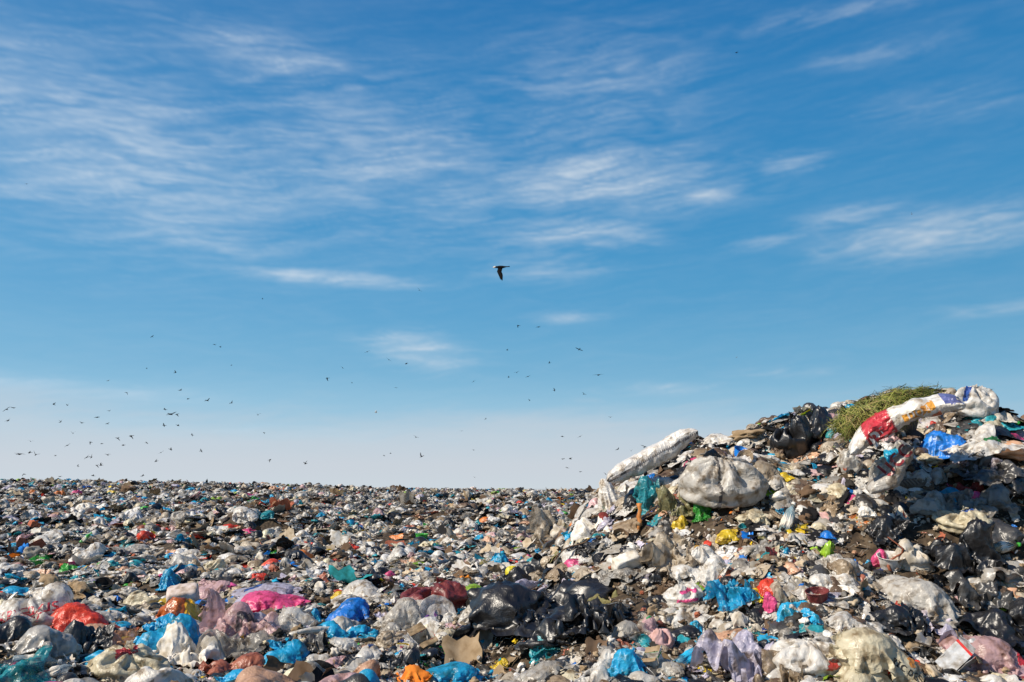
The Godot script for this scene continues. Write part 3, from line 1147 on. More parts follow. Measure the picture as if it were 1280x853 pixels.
	["loose", 5, 882, 800, 34, 18, "sky blue", "f", "plastic_bag", "bag", "torn blue bag above the blue bottle"],
	["rag", 0, 890, 784, 24, 26, "grey", "l", "cloth", "cloth", "ribbed grey cloth between blue bags"],
	["board", 2, 836, 832, 34, 18, "yellow", "h", "packet", "packet", "yellow orange packet by the mauve ball"],
	["board", 3, 812, 845, 34, 32, "dark grey", "h", "packet", "packet", "dark packet with a red edge below the big blue bag"],
	["sheet", 3, 930, 825, 86, 62, "lavender", "f", "plastic_sheet", "plastic sheet", "lavender white stiff film spread wide at the heap's foot"],
	["loose", 1, 925, 797, 40, 22, "peach", "c", "plastic_bag", "bag", "peach see-through bag above the lavender film"],
	["tied", 2, 1011, 818, 76, 42, "white", "f", "stained_bag", "bag", "round white bag with a red stain on its side"],
	["sheet", 6, 985, 838, 70, 36, "tan", "c", "plastic_sheet", "plastic sheet", "brownish see-through film under the red stained bag"],
	["loose", 4, 990, 792, 34, 18, "pale grey", "x", "foil_wrapper", "wrapper", "crumpled silvery clear wrapper above the red stained bag"],
	["sheet", 1, 1048, 800, 36, 62, "cream", "f", "plastic_bag", "bag", "cream bag smeared with rust orange"],
	["loose", 5, 1092, 818, 96, 80, "cream", "f", "lettered_bag", "bag", "big cream see-through bag with black lettering"],
	["loose", 1, 1070, 838, 70, 44, "cream", "f", "plastic_bag", "bag", "torn cream bag under the lettered cream bag"],
	["loose", 0, 1115, 768, 50, 32, "black", "g", "refuse_bag", "bag", "pointed black bag above the lettered cream bag"],
	["loose", 2, 1150, 782, 28, 28, "black", "g", "refuse_bag", "bag", "small wrinkled black bag beside lavender cloth"],
	["loose", 3, 1146, 744, 92, 46, "pale grey", "f", "large_sack", "sack", "large off-white plastic sack with soft folds on the heap's foot"],
	["rag", 2, 1163, 773, 40, 28, "lavender", "l", "cloth", "cloth", "lavender cloth under the large off-white sack"],
	["sheet", 2, 1200, 795, 50, 30, "lavender", "f", "plastic_sheet", "plastic sheet", "pale lavender film behind the open white carton"],
	["loose", 3, 1232, 815, 84, 40, "pale pink", "c", "red_edged_bag", "bag", "pale pink clear bag with a red printed edge"],
	["board", 0, 1268, 838, 40, 32, "blue", "h", "packet", "packet", "blue packet with an orange ring under the pink clear bag"],
	# the plain, near
	["tied", 0, 36, 766, 62, 52, "white", "c", "lettered_bag", "bag", "puffed white bag with red lettering beside a red bag"],
	["loose", 3, 92, 779, 60, 36, "red", "f", "plastic_bag", "bag", "bright red bag beside the puffed lettered bag"],
	["loose", 6, 128, 804, 54, 38, "peach", "c", "plastic_bag", "bag", "orange see-through bag filled with waste"],
	["loose", 4, 210, 800, 62, 48, "sky blue", "f", "plastic_bag", "bag", "big sky blue bag with a peak next to the amber bowl"],
	["loose", 1, 45, 812, 56, 42, "grey", "g", "refuse_bag", "bag", "round dark grey bag with a dusty sheen"],
	["loose", 5, 8, 800, 40, 44, "black", "g", "refuse_bag", "bag", "black bag beside the dusty dark grey bag"],
	["loose", 2, 95, 810, 50, 50, "black", "g", "refuse_bag", "bag", "black rumpled bag beneath the orange see-through bag"],
	["sheet", 4, 16, 842, 60, 30, "teal", "x", "plastic_sheet", "plastic sheet", "dull teal clear film beside crushed clear bottles"],
	["tied", 3, 160, 832, 56, 34, "cream", "f", "plastic_bag", "bag", "cream bag in soft folds below the orange bag"],
	["loose", 0, 118, 775, 44, 18, "white", "x", "plastic_bag", "bag", "flat clear bag behind the orange bag"],
	["sheet", 5, 296, 782, 78, 46, "pale pink", "c", "plastic_sheet", "plastic sheet", "large pinkish see-through film beside the hot pink bag"],
	["loose", 5, 342, 757, 68, 30, "hot pink", "f", "plastic_bag", "bag", "hot pink bag with white gleams"],
	["sheet", 0, 240, 820, 60, 42, "white", "m", "paper_sheet", "paper", "large sheet of white crumpled paper in front of blue bag"],
	["loose", 3, 318, 784, 42, 30, "lavender", "c", "plastic_bag", "bag", "bluish grey clear bag resting on pinkish film"],
	["sheet", 1, 300, 812, 66, 36, "grey", "x", "plastic_sheet", "plastic sheet", "smoky clear film with blue print beside white paper"],
	["board", 1, 297, 800, 26, 18, "yellow", "h", "packet", "packet", "yellow packet with a brown bar on clear film"],
	["loose", 2, 266, 843, 50, 26, "terracotta", "f", "plastic_bag", "bag", "terracotta bag lying flat below white paper"],
	["loose", 6, 303, 838, 50, 30, "terracotta", "f", "plastic_bag", "bag", "shiny terracotta bag by the small blue bag"],
	["loose", 1, 302, 849, 44, 18, "sky blue", "f", "plastic_bag", "bag", "small blue bag in front of the shiny terracotta bag"],
	["loose", 4, 356, 818, 46, 28, "sky blue", "f", "plastic_bag", "bag", "smooth sky blue bag on dark cardboard"],
	["board", 3, 352, 840, 56, 30, "brown", "m", "cardboard", "cardboard", "dark brown card under the smooth sky blue bag"],
	["loose", 0, 364, 778, 46, 30, "white", "x", "plastic_bag", "bag", "shiny clear bag below the hot pink bag"],
	["loose", 5, 437, 768, 44, 32, "blue", "f", "plastic_bag", "bag", "royal blue bag with a white gleam"],
	["sheet", 3, 437, 793, 54, 16, "sky blue", "f", "plastic_bag", "bag", "flattened light blue bag below the royal blue one"],
	["loose", 2, 396, 769, 18, 22, "sky blue", "c", "plastic_bag", "bag", "small pale blue bag standing beside the royal blue one"],
	["loose", 3, 452, 741, 52, 26, "white", "c", "plastic_bag", "bag", "smooth milky white bag lying on its side"],
	["loose", 6, 428, 744, 22, 14, "yellow", "f", "plastic_bag", "bag", "small yellow bag beside the milky white bag"],
	["loose", 1, 460, 822, 38, 26, "white", "f", "plastic_bag", "bag", "crumpled white bag in front of black film"],
	["loose", 4, 438, 838, 46, 22, "pale grey", "f", "plastic_bag", "bag", "dirty white bag with a trailing tail"],
	["sheet", 6, 500, 822, 48, 44, "black", "g", "plastic_sheet", "plastic sheet", "black torn film among dry leaves"],
	["tied", 2, 388, 842, 40, 24, "black", "l", "cloth_bundle", "cloth", "dull black rounded bundle near the frame's foot"],
	["loose", 0, 516, 845, 36, 20, "orange", "m", "paper_ball", "paper", "orange crumpled paper by the black torn film"],
	["loose", 5, 562, 842, 56, 24, "sky blue", "c", "plastic_bag", "bag", "pale blue crumpled bag below grey cardboard"],
	["tied", 1, 545, 746, 58, 36, "maroon", "f", "plastic_bag", "bag", "dusky red long bag above the clear round dish"],
	["loose", 6, 588, 748, 40, 28, "lime", "f", "plastic_bag", "bag", "bright lime green bag folded in two"],
	["sheet", 2, 533, 768, 30, 40, "purple", "h", "tinsel", "decoration", "purple tinsel between the dusky red bag and the dish"],
	["loose", 1, 507, 768, 46, 40, "pale grey", "c", "plastic_bag", "bag", "clear bag tied with a green band beside brown card"],
	["board", 1, 578, 815, 60, 62, "tan", "m", "cardboard", "cardboard", "tall bent sheet of greyish cardboard facing the sun"],
	["board", 3, 605, 790, 44, 62, "grey", "m", "cardboard", "cardboard", "dark grey card standing behind the greyish sheet"],
	["loose", 2, 628, 829, 24, 14, "yellow", "f", "plastic_bag", "bag", "small yellow bag beside the standing cardboard"],
	["sheet", 5, 390, 800, 40, 26, "dark grey", "g", "plastic_sheet", "plastic sheet", "wrinkled dark grey strips beside the grey ring"],
	# the plain, further off
	["loose", 0, 211, 724, 26, 28, "sky blue", "f", "plastic_bag", "bag", "upright turquoise bag behind the foam cup"],
	["loose", 4, 265, 736, 46, 16, "pale pink", "f", "plastic_bag", "bag", "pale pink bag flattened behind the big clear film"],
	["loose", 5, 330, 741, 62, 16, "lavender", "f", "plastic_bag", "bag", "long bluish white bag behind the hot pink bag"],
	["sheet", 3, 241, 708, 54, 20, "white", "c", "plastic_sheet", "plastic sheet", "shiny clear film gleaming on the plain"],
	["sheet", 0, 80, 735, 56, 20, "tan", "l", "cloth", "cloth", "tan cloth stretched flat by white foam"],
	["loose", 6, 66, 744, 40, 14, "white", "f", "plastic_bag", "bag", "torn white bag behind the puffed lettered bag"],
	["loose", 1, 16, 742, 32, 12, "sky blue", "f", "plastic_bag", "bag", "flat light blue bag behind the puffed lettered bag"],
	["sheet", 6, 110, 757, 60, 14, "pale grey", "m", "paper_sheet", "paper", "flattened greyish paper behind the red bag"],
	["loose", 3, 40, 685, 40, 12, "teal", "f", "plastic_bag", "bag", "turquoise bag far out on the plain near a white sheet"],
	["loose", 2, 60, 672, 50, 18, "white", "f", "plastic_bag", "bag", "wide white bag far out by a green bottle"],
	["sheet", 4, 175, 690, 70, 20, "pale grey", "f", "plastic_sheet", "plastic sheet", "wide pale film on the middle of the plain"],
	["loose", 5, 308, 641, 34, 20, "white", "f", "plastic_bag", "bag", "white and violet bag on top of a low mound"],
	["loose", 5, 333, 643, 20, 12, "teal", "c", "plastic_bag", "bag", "turquoise see-through bag beside the white and violet bag"],
	["loose", 0, 287, 660, 26, 10, "red", "f", "plastic_bag", "bag", "red and white bag on the slope of a low mound"],
	["loose", 6, 351, 705, 20, 12, "blue", "f", "plastic_bag", "bag", "vivid blue knotted bag on the middle of the plain"],
	["loose", 4, 325, 722, 22, 12, "red", "f", "plastic_bag", "bag", "orange red bag with green beside it"],
	["sheet", 1, 403, 671, 28, 14, "teal", "c", "plastic_bag", "bag", "ribbed turquoise bag far across the plain"],
	["board", 0, 493, 671, 38, 9, "orange", "o", "plastic_strip", "plastic sheet", "flat orange strip far across the plain"],
	["tub", 1, 527, 672, 14, 12, "green", "h", "bucket", "bucket", "small green bucket far across the plain"],
	["loose", 2, 505, 662, 18, 9, "sky blue", "f", "plastic_bag", "bag", "sky blue dome of a bag above the orange strip"],
	["clod", 0, 161, 612, 18, 14, "brown", "m", "earth_lump", "clod", "dark brown lump standing on the far skyline"],
	["board", 2, 135, 609, 12, 5, "yellow", "h", "plastic_plate", "plate", "yellow panel on the far skyline by the brown lump"],
	["loose", 3, 625, 700, 28, 22, "sky blue", "f", "plastic_bag", "bag", "blue bag by pale card near the heap's end"],
	["sheet", 5, 352, 622, 20, 14, "pale grey", "o", "plastic_sheet", "plastic sheet", "grey sheet sticking up far out on the plain"]]


func build_heroes() -> void:
	var count := 0
	for r in hero_rows():
		count += 1
		var s: Dictionary = shapes[r[0]][int(r[1]) % shapes[r[0]].size()]
		var yaw := rng.randf_range(-.5, .5) + (PI if rng.randf() < .5 and not r[8] in ["lettered_bag", "striped_bag", "stained_bag", "red_edged_bag", "printed_bag", "flag_cloth", "tied_sack"] else 0.0)
		if r[8] in ["lettered_bag", "striped_bag", "stained_bag", "red_edged_bag", "printed_bag", "flag_cloth", "tied_sack"]:
			yaw = 0.0
		var xf := place(r[2], r[3], r[4], r[5], s.size, yaw, .55, .85, -.22 if r[0] == "sheet" and r[4] > 50 else .1)
		if r[0] == "board":   # cards lean back in the rubbish so that their face shows
			var wide := xf.basis.x.length() * .52
			var tilt := rng.randf_range(.6, 1.05)
			var flat_card := Basis(Vector3.UP, rng.randf_range(-.35, .35)) * Basis(Vector3.RIGHT, tilt) * Basis(Vector3.BACK, rng.randf_range(-.35, .35))
			xf = Transform3D(flat_card * Basis.from_scale(Vector3(wide, wide * .7, minf(wide * float(r[5]) / r[4] / sin(tilt) / s.size.z, wide * 2.2))), xf.origin + Vector3(0, wide * .22 * float(r[5]) / r[4], 0))
		var mat := surface_for(r[7], PAL[r[6]])
		var short := PackedStringArray()
		for word in r[10].replace(",", "").split(" "):
			if word in ["with", "beside", "under", "on", "below", "behind", "lying", "hanging", "above", "between", "next", "tucked", "leaning", "near", "by", "at", "in", "reaching", "filled", "far", "standing", "resting", "jutting", "sticking", "among", "across", "around", "propped", "drooping", "trailing", "spread", "tied", "half", "from", "arching", "bulging", "curving", "folded", "beneath", "past", "over", "smeared", "stained"]: break
			short.append(word)
		if short.size() > 1 and short.size() < 6:
			landmarks.append([xf.origin.x, xf.origin.z, " ".join(short)])
		var o := thing(r[8], xf, r[10], r[9])
		part("body", s.hi, mat, o)
		if r[0] == "loose" and r[4] > 20:   # loose mouths and torn flaps stick out of the crumpled bags
			for k in (2 if r[4] > 40 else 1):
				var fs: Dictionary = shapes["sheet"][rng.randi() % shapes["sheet"].size()]
				var turn := Basis.from_euler(Vector3(rng.randf_range(-.9, .5), rng.randf() * TAU, rng.randf_range(-.7, .7))).scaled(Vector3.ONE * rng.randf_range(.38, .62))
				part("torn_flap", fs.lo, mat, o, Transform3D(turn, Vector3(rng.randf_range(-.36, .36), s.size.y * rng.randf_range(.12, .55), rng.randf_range(-.1, .3))))
		if r[0] in ["loose", "tied", "sheet"] and r[7] in ["f", "c", "o"] and r[4] > 26 and not r[8] in ["lettered_bag", "striped_bag", "stained_bag", "red_edged_bag", "printed_bag", "tied_sack", "large_sack"] and rng.randf() < .5:
			var ink: Color = [Color(.55, .05, .06), Color(.03, .10, .42), Color(.05, .30, .10), Color(.04, .04, .05), Color(.75, .45, .04)][rng.randi() % 5] if r[6] in ["white", "pale grey", "cream", "beige", "pale pink", "lavender"] else Color(.72, .71, .68)
			var cx := rng.randf_range(-.2, .2)
			var cz := rng.randf_range(-.05, .2)
			var wx := rng.randf_range(.07, .15)
			part("print", patch(s, func(c: Vector3, n: Vector3) -> bool: return n.y > -.1 and absf(c.x - cx) < wx and absf(c.z - cz + (c.x - cx) * .4) < wx * .55), surface_for(r[7], ink), o)
		dress(o, r, s)
	special_things()
	print("named things ", count)


# the pieces that set single things apart: knots, stripes, lettering, stains
func dress(o: Node3D, r: Array, s: Dictionary) -> void:
	if r[0] == "tied" and r[7] in ["f", "c", "g"]:
		part("knot", knot_mesh(), surface_for(r[7], PAL[r[6]]), o, Transform3D(Basis(Vector3.FORWARD, .5).scaled(Vector3(.10, .08, .10)), Vector3(0, s.size.y * .93, 0)))
	match r[8]:
		"striped_bag":
			var mat := film(PAL["hot pink"], .3)
			for k in 2:
				part("stripe", patch(s, func(c: Vector3, n: Vector3) -> bool: return n.z > -.1 and absf(c.y - (.22 + .24 * k) * s.size.y / .62) < .034 and c.x > -.22 + .1 * k and c.x < .30), mat, o)
		"stained_bag":
			part("stain", patch(s, func(c: Vector3, n: Vector3) -> bool: return n.z > -.2 and Vector2(c.x - .18, c.y - s.size.y * .42).length() < .055 + .03 * crumple(c * 2.0, 5)), film(Color(.55, .06, .05), .5), o)
		"lettered_bag":
			if r[6] == "white":
				var ink := film(Color(.5, .03, .05), .2)
				part("lettering", lettering(s, "VARIOUS", Vector2(.06, s.size.y * .40), .11, .25), ink, o)
				part("lettering", lettering(s, "MARKET", Vector2(.02, s.size.y * .22), .11, .25), ink, o)
			else:
				part("lettering", lettering(s, "RIC OGS", Vector2(.20, s.size.y * .42), .06, -.6), matte(Color(.03, .03, .03)), o)
				part("printed_mark", patch(s, func(c: Vector3, n: Vector3) -> bool: return n.z > 0.0 and Vector2((c.x - .26) * 2.0, c.y - s.size.y * .55).length() < .06), film(Color(.5, .2, .03), .2), o)
		"printed_bag":
			part("lettering", lettering(s, "DO", Vector2(.1, s.size.y * .5), .22, -.4, Vector3.UP), matte(Color(.55, .05, .05)), o)
		"flag_cloth":
			part("stripe", patch(s, func(c: Vector3, _n: Vector3) -> bool: return absf(c.x - .18 - c.z * .3) < .09), matte(PAL["maroon"], .95, true), o)
		"red_edged_bag":
			part("stripe", patch(s, func(c: Vector3, _n: Vector3) -> bool: return absf(c.x - .34 + c.z * .3) < .05), film(Color(.5, .03, .04), .3), o)
		"tied_sack":
			part("seam", patch(s, func(c: Vector3, n: Vector3) -> bool: return n.z > -.3 and absf(c.x + .12 + c.y * -.1) < .014), matte(Color(.10, .10, .11)), o)


var knot: ArrayMesh
func knot_mesh() -> ArrayMesh:
	if knot == null:
		var v := PackedVector3Array()
		var f := PackedInt32Array()
		var seg := 26
		var prof := [[.34, -.5], [.16, -.12], [.13, .0], [.2, .22], [.42, .6], [.56, .78]]
		for j in prof.size():
			for i in seg:
				var a := TAU * i / seg
				var frill: float = 1.0 + .32 * sin(a * 6.0 + j) * minf(1.0, absf(j - 2) * .5)
				v.append(Vector3(cos(a) * prof[j][0] * frill, prof[j][1] + .10 * sin(a * 3.0 + j * .7), sin(a) * prof[j][0] * frill * .8))
		for j in prof.size() - 1:
			for i in seg:
				var a := j * seg + i
				var b := j * seg + (i + 1) % seg
				f.append_array(PackedInt32Array([a, b, b + seg, a, b + seg, a + seg]))
		knot = commit(v, f)
	return knot


# the faces of a shape that a rule picks, lifted a little off it
func patch(s: Dictionary, rule: Callable, lift := .004) -> ArrayMesh:
	var v: PackedVector3Array = s.v
	var f: PackedInt32Array = s.i
	if not s.has("n"):
		s.n = normals(v, f)
	var w := PackedVector3Array()
	var g := PackedInt32Array()
	var faces := PackedInt32Array()
	var boss := {}
	var find := func(k: int) -> int:
		while boss[k] != k:
			k = boss[k]
		return k
	for q in range(0, f.size(), 3):
		var c := (v[f[q]] + v[f[q + 1]] + v[f[q + 2]]) / 3.0
		var nn: Vector3 = (s.n[f[q]] + s.n[f[q + 1]] + s.n[f[q + 2]]) / 3.0
		if rule.call(c, nn):
			faces.append(q)
			for e in 3:
				if not boss.has(f[q + e]): boss[f[q + e]] = f[q + e]
			var top: int = find.call(f[q])
			for e in 2:
				boss[find.call(f[q + 1 + e])] = top
	# the largest connected piece alone
	var many := {}
	for q in faces:
		var t: int = find.call(f[q])
		many[t] = many.get(t, 0) + 1
	var best := -1
	for t in many:
		if best < 0 or many[t] > many[best]: best = t
	for q in faces:
		if find.call(f[q]) != best: continue
		for e in 3:
			g.append(w.size())
			w.append(v[f[q + e]] + s.n[f[q + e]] * lift)
	if w.is_empty():
		w = PackedVector3Array([Vector3.ZERO, Vector3(.01, 0, 0), Vector3(0, .01, 0)])
		g = PackedInt32Array([0, 1, 2])
	return commit(w, g)


# letters laid on the side of a shape that faces its own +z (or up), following the surface
func lettering(s: Dictionary, text: String, at: Vector2, tall: float, turn: float, side := Vector3.BACK, bold := true) -> ArrayMesh:
	var tm := TextMesh.new()
	var font := SystemFont.new()
	font.font_names = PackedStringArray(["Droid Sans"])
	font.font_weight = 700 if bold else 400
	tm.font = font
	tm.text = text
	tm.font_size = 32
	tm.pixel_size = tall / 24.0
	tm.depth = 0.0
	tm.curve_step = 3.0
	var a := tm.get_mesh_arrays()
	var p: PackedVector3Array = a[Mesh.ARRAY_VERTEX]
	var idx: PackedInt32Array = a[Mesh.ARRAY_INDEX] if a[Mesh.ARRAY_INDEX] != null else PackedInt32Array(range(p.size()))
	var v: PackedVector3Array = s.v
	var f: PackedInt32Array = s.i
	var w := PackedVector3Array()
	var cs := cos(turn); var sn := sin(turn)
	for q in p:
		w.append(Vector3(at.x + q.x * cs - q.y * sn, at.y + q.x * sn + q.y * cs, 0.0))
	var box := AABB(w[0], Vector3.ZERO)
	for q in w: box = box.expand(q)
	box = box.grow(.05)
	var up := side == Vector3.UP
	var cols := {}
	for q in range(0, f.size(), 3):
		var A := v[f[q]]; var B := v[f[q + 1]]; var C := v[f[q + 2]]
		if up:
			A = Vector3(A.x, -A.z + s.size.y * .5, A.y); B = Vector3(B.x, -B.z + s.size.y * .5, B.y); C = Vector3(C.x, -C.z + s.size.y * .5, C.y)
		var x0 := minf(A.x, minf(B.x, C.x)); var x1 := maxf(A.x, maxf(B.x, C.x))
		var y0 := minf(A.y, minf(B.y, C.y)); var y1 := maxf(A.y, maxf(B.y, C.y))
		if x1 < box.position.x or x0 > box.end.x or y1 < box.position.y or y0 > box.end.y: continue
		for i in range(floori(x0 * 30.0), floori(x1 * 30.0) + 1):
			for j in range(floori(y0 * 30.0), floori(y1 * 30.0) + 1):
				var c := Vector2i(i, j)
				if not cols.has(c): cols[c] = []
				cols[c].append([A, B, C])
	var last := .2
	for k in w.size():
		var best := -99.0
		for t3 in cols.get(Vector2i(floori(w[k].x * 30.0), floori(w[k].y * 30.0)), []):
			var A: Vector3 = t3[0]; var B: Vector3 = t3[1]; var C: Vector3 = t3[2]
			var d := (B.x - A.x) * (C.y - A.y) - (C.x - A.x) * (B.y - A.y)
			if absf(d) < 1e-9: continue
			var u := ((w[k].x - A.x) * (C.y - A.y) - (C.x - A.x) * (w[k].y - A.y)) / d
			var t := ((B.x - A.x) * (w[k].y - A.y) - (w[k].x - A.x) * (B.y - A.y)) / d
			if u >= 0.0 and t >= 0.0 and u + t <= 1.0:
				best = maxf(best, A.z + (B.z - A.z) * u + (C.z - A.z) * t)
		if best > -90.0:
			last = best
		w[k].z = last + .006
	if up:
		for k in w.size():
			w[k] = Vector3(w[k].x, w[k].z, -(w[k].y - s.size.y * .5))
	var g := PackedInt32Array()
	for q in range(0, idx.size(), 3):
		var n := (p[idx[q + 2]] - p[idx[q]]).cross(p[idx[q + 1]] - p[idx[q]])
		if n.z > 0.0 or tm.depth == 0.0:
			g.append_array(PackedInt32Array([idx[q], idx[q + 1], idx[q + 2]]))
	return commit(w, g)


# ---------------------------------------------------------------- things with a shape of their own
func between(ax: float, ay: float, bx: float, by: float, dist: float, roll := 0.0) -> Array:
	var a := EYE + ray(ax, ay) * dist
	var b := EYE + ray(bx, by) * dist
	var x := (b - a).normalized()
	var z := x.cross(Vector3.UP).normalized()
	z = -z if z.dot(EYE - a) < 0.0 else z
	var y := z.cross(x).normalized()
	var basis := Basis(x, y, z) * Basis(Vector3.RIGHT, roll)
	keep_clear.append(Vector3((a.x + b.x) * .5, (a.z + b.z) * .5, .4))
	return [Transform3D(basis, (a + b) * .5), a.distance_to(b)]


func shape_of(made: Array) -> Dictionary:
	var s := {"v": made[0], "i": made[1]}
	var box := AABB(made[0][0], Vector3.ZERO)
	for q in made[0]:
		box = box.expand(q)
	s.size = box.size
	s.hi = commit(made[0], made[1])
	return s


func special_things() -> void:
	# the long white sack that reaches out from the crest
	var b := between(764, 597, 866, 541, 10.9, .1)
	var s := shape_of(sack(b[1] * 1.10, .28, 31, .42, .05))
	var o := thing("long_sack", b[0], "long bulging white woven sack sticking out from the heap's crest", "sack")
	part("body", s.hi, film(Color(.62, .61, .60), .4, 1.0, .42), o)
	part("seam", patch(s, func(c: Vector3, n: Vector3) -> bool: return n.z > .2 and absf(c.y + .02) < .012, .003), matte(Color(.16, .16, .18)), o)
	# the printed sack across the top
	b = between(1066, 562, 1198, 502, 9.75, .25)
	s = shape_of(sack(b[1] * 1.06, .40, 47, .24, -.25))
	o = thing("printed_sack", b[0], "red and white printed sack lying across the top under cut grass", "sack")
	part("body", s.hi, film(PAL["white"], .3, 1.0, .30), o)
	part("printed_panel", patch(s, func(c: Vector3, _n: Vector3) -> bool: return c.x > -.37 and c.x < -.08, .003), film(Color(.55, .035, .05), .15), o)
	part("printed_panel", patch(s, func(c: Vector3, n: Vector3) -> bool: return c.x > .02 and c.x < .34 and n.z > 0.0 and absf(c.y - .10) < .04, .003), film(Color(.80, .38, .06), .15), o)
	part("printed_panel", patch(s, func(c: Vector3, n: Vector3) -> bool: return c.x > .10 and c.x < .36 and n.z > -.3 and c.y < .02 and crumple(c, 3) > -.1, .003), film(Color(.55, .16, .08), .15), o)
	part("printed_panel", patch(s, func(c: Vector3, n: Vector3) -> bool: return c.x > .42 and n.y > .55, .003), film(Color(.13, .15, .36), .15), o)
	part("lettering", lettering(s, "DOA", Vector2(.18, .10), .085, -.08), film(Color(.8, .8, .78), .2), o)
	part("lettering", lettering(s, "PU", Vector2(-.22, .04), .16, .1), film(Color(.8, .8, .78), .2), o)
	# the pale sack that hangs under it with red letters; shade under the printed sack is put into both colours
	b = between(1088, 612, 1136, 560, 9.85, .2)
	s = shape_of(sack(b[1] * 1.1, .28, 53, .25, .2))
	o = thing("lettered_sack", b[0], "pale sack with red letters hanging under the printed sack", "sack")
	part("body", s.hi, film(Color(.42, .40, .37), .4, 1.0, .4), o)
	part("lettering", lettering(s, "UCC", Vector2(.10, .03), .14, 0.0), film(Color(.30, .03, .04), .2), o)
	cut_grass()
	# a plank that stands in the rubbish
	var g := hit(801, 660)
	var r := board(1.0, .28, .10, .0, .02, 3)
	s = shape_of(r)
	var up := Basis(Vector3.FORWARD, -PI / 2 + .06)
	o = single("wood_plank", s.hi, matte(Color(.52, .22, .07)), Transform3D(up.scaled(Vector3.ONE * .30), g + Vector3(0, .12, 0)), "short orange brown plank standing upright in the heap", "plank")
	# white foam block
	g = hit(783, 722)
	var fb := BoxMesh.new()
	fb.size = Vector3(1, .7, .8)
	foam_block(783, 708, 27, 30, "bright white foam block tilted on the heap's foot", Basis.from_euler(Vector3(.5, .5, .35)), Vector3(1.0, .85, .5))
	foam_block(228, 752, 27, 24, "pale rounded foam tub stuck in the amber plastic", Basis.from_euler(Vector3(.35, .3, .12)), Vector3(1.0, .8, .8), Color(.62, .55, .53))
	amber_bowl()
	# clear round dish
	var ds: Dictionary = shapes["dish"][0]
	var xf := place(546, 770, 32, 32, Vector3(1, 1, 1), 0.0)
	xf.basis = Basis.from_euler(Vector3(1.0, .2, -.25)).scaled(Vector3.ONE * xf.basis.x.length())
	xf.origin.y += .12
	o = single("plastic_dish", ds.hi, film(Color(.72, .70, .68), .6, .7, .27), xf, "clear round plastic dish tilted up beside purple tinsel", "dish")
	# bottles
	bottle(990, 655, 44, 1.05, Color(.42, .62, .72), .45, "pale blue crushed water bottle upright on the heap's face", "white")
	bottle(868, 829, 46, .45, Color(.10, .42, .68), .5, "blue drinks bottle with a navy cap at the heap's foot", "navy")
	bottle(1256, 691, 40, .08, Color(.20, .20, .15), .75, "dark jar with a bright green lid on the heap's face", "green")
	bottle(42, 838, 44, -.1, Color(.5, .62, .68), .4, "crushed clear bottle beside the yellow cap pieces", "white")
	bottle(70, 846, 34, .3, Color(.45, .55, .62), .4, "small clear bottle lying beside the crushed one", "white")
	bottle(108, 672, 16, .9, Color(.05, .5, .06), .8, "bright green bottle far out on the plain", "green")
	# cartons
	carton(530, 806, 32, 30, Basis.from_euler(Vector3(.35, .75, .35)), PAL["pale grey"], Color(.5, .03, .03), "white carton with a red edge standing on its corner")
	carton(1182, 822, 34, 40, Basis.from_euler(Vector3(.75, .65, -.3)), Color(.62, .66, .72), Color(.55, .03, .03), "open white carton with red edges and a brown flap")
	carton(820, 830, 26, 24, Basis.from_euler(Vector3(.3, -.4, .2)), PAL["white"], Color(.05, .4, .08), "small white box with a green edge by the big blue bag")
	shoe_sole()
	ring_tub()
	twig_thing(724, 690, 70, .62, "thin bent stick lying up the heap's end")
	twig_thing(832, 735, 36, 1.3, "thin upright stick beside the striped bag")
	twig_thing(1124, 705, 42, 1.45, "reddish curved root hanging over the large off-white sack", Color(.28, .10, .06), 3.2)
	# oranges, peels and other food
	for q in [[755, 694, 12, "orange", "half an orange lying in brown waste at the heap's foot"], [915, 641, 7, "orange", "small orange fruit under the large off-white sack"], [1058, 609, 12, "orange", "orange peel under the arching grey paper"],
			[708, 707, 14, "orange", "orange rind beside black film"], [1035, 797, 8, "orange", "orange scrap by the cream smeared bag"], [1135, 622, 9, "yellow", "yellow rind by the shoe sole"]]:
		var c: Dictionary = shapes["clod"][int(q[0]) % 4]
		single("fruit_peel", c.hi, hard(PAL[q[3]], .45), place(q[0], q[1], q[2], q[2] * .7, c.size, .4), q[4], "fruit")


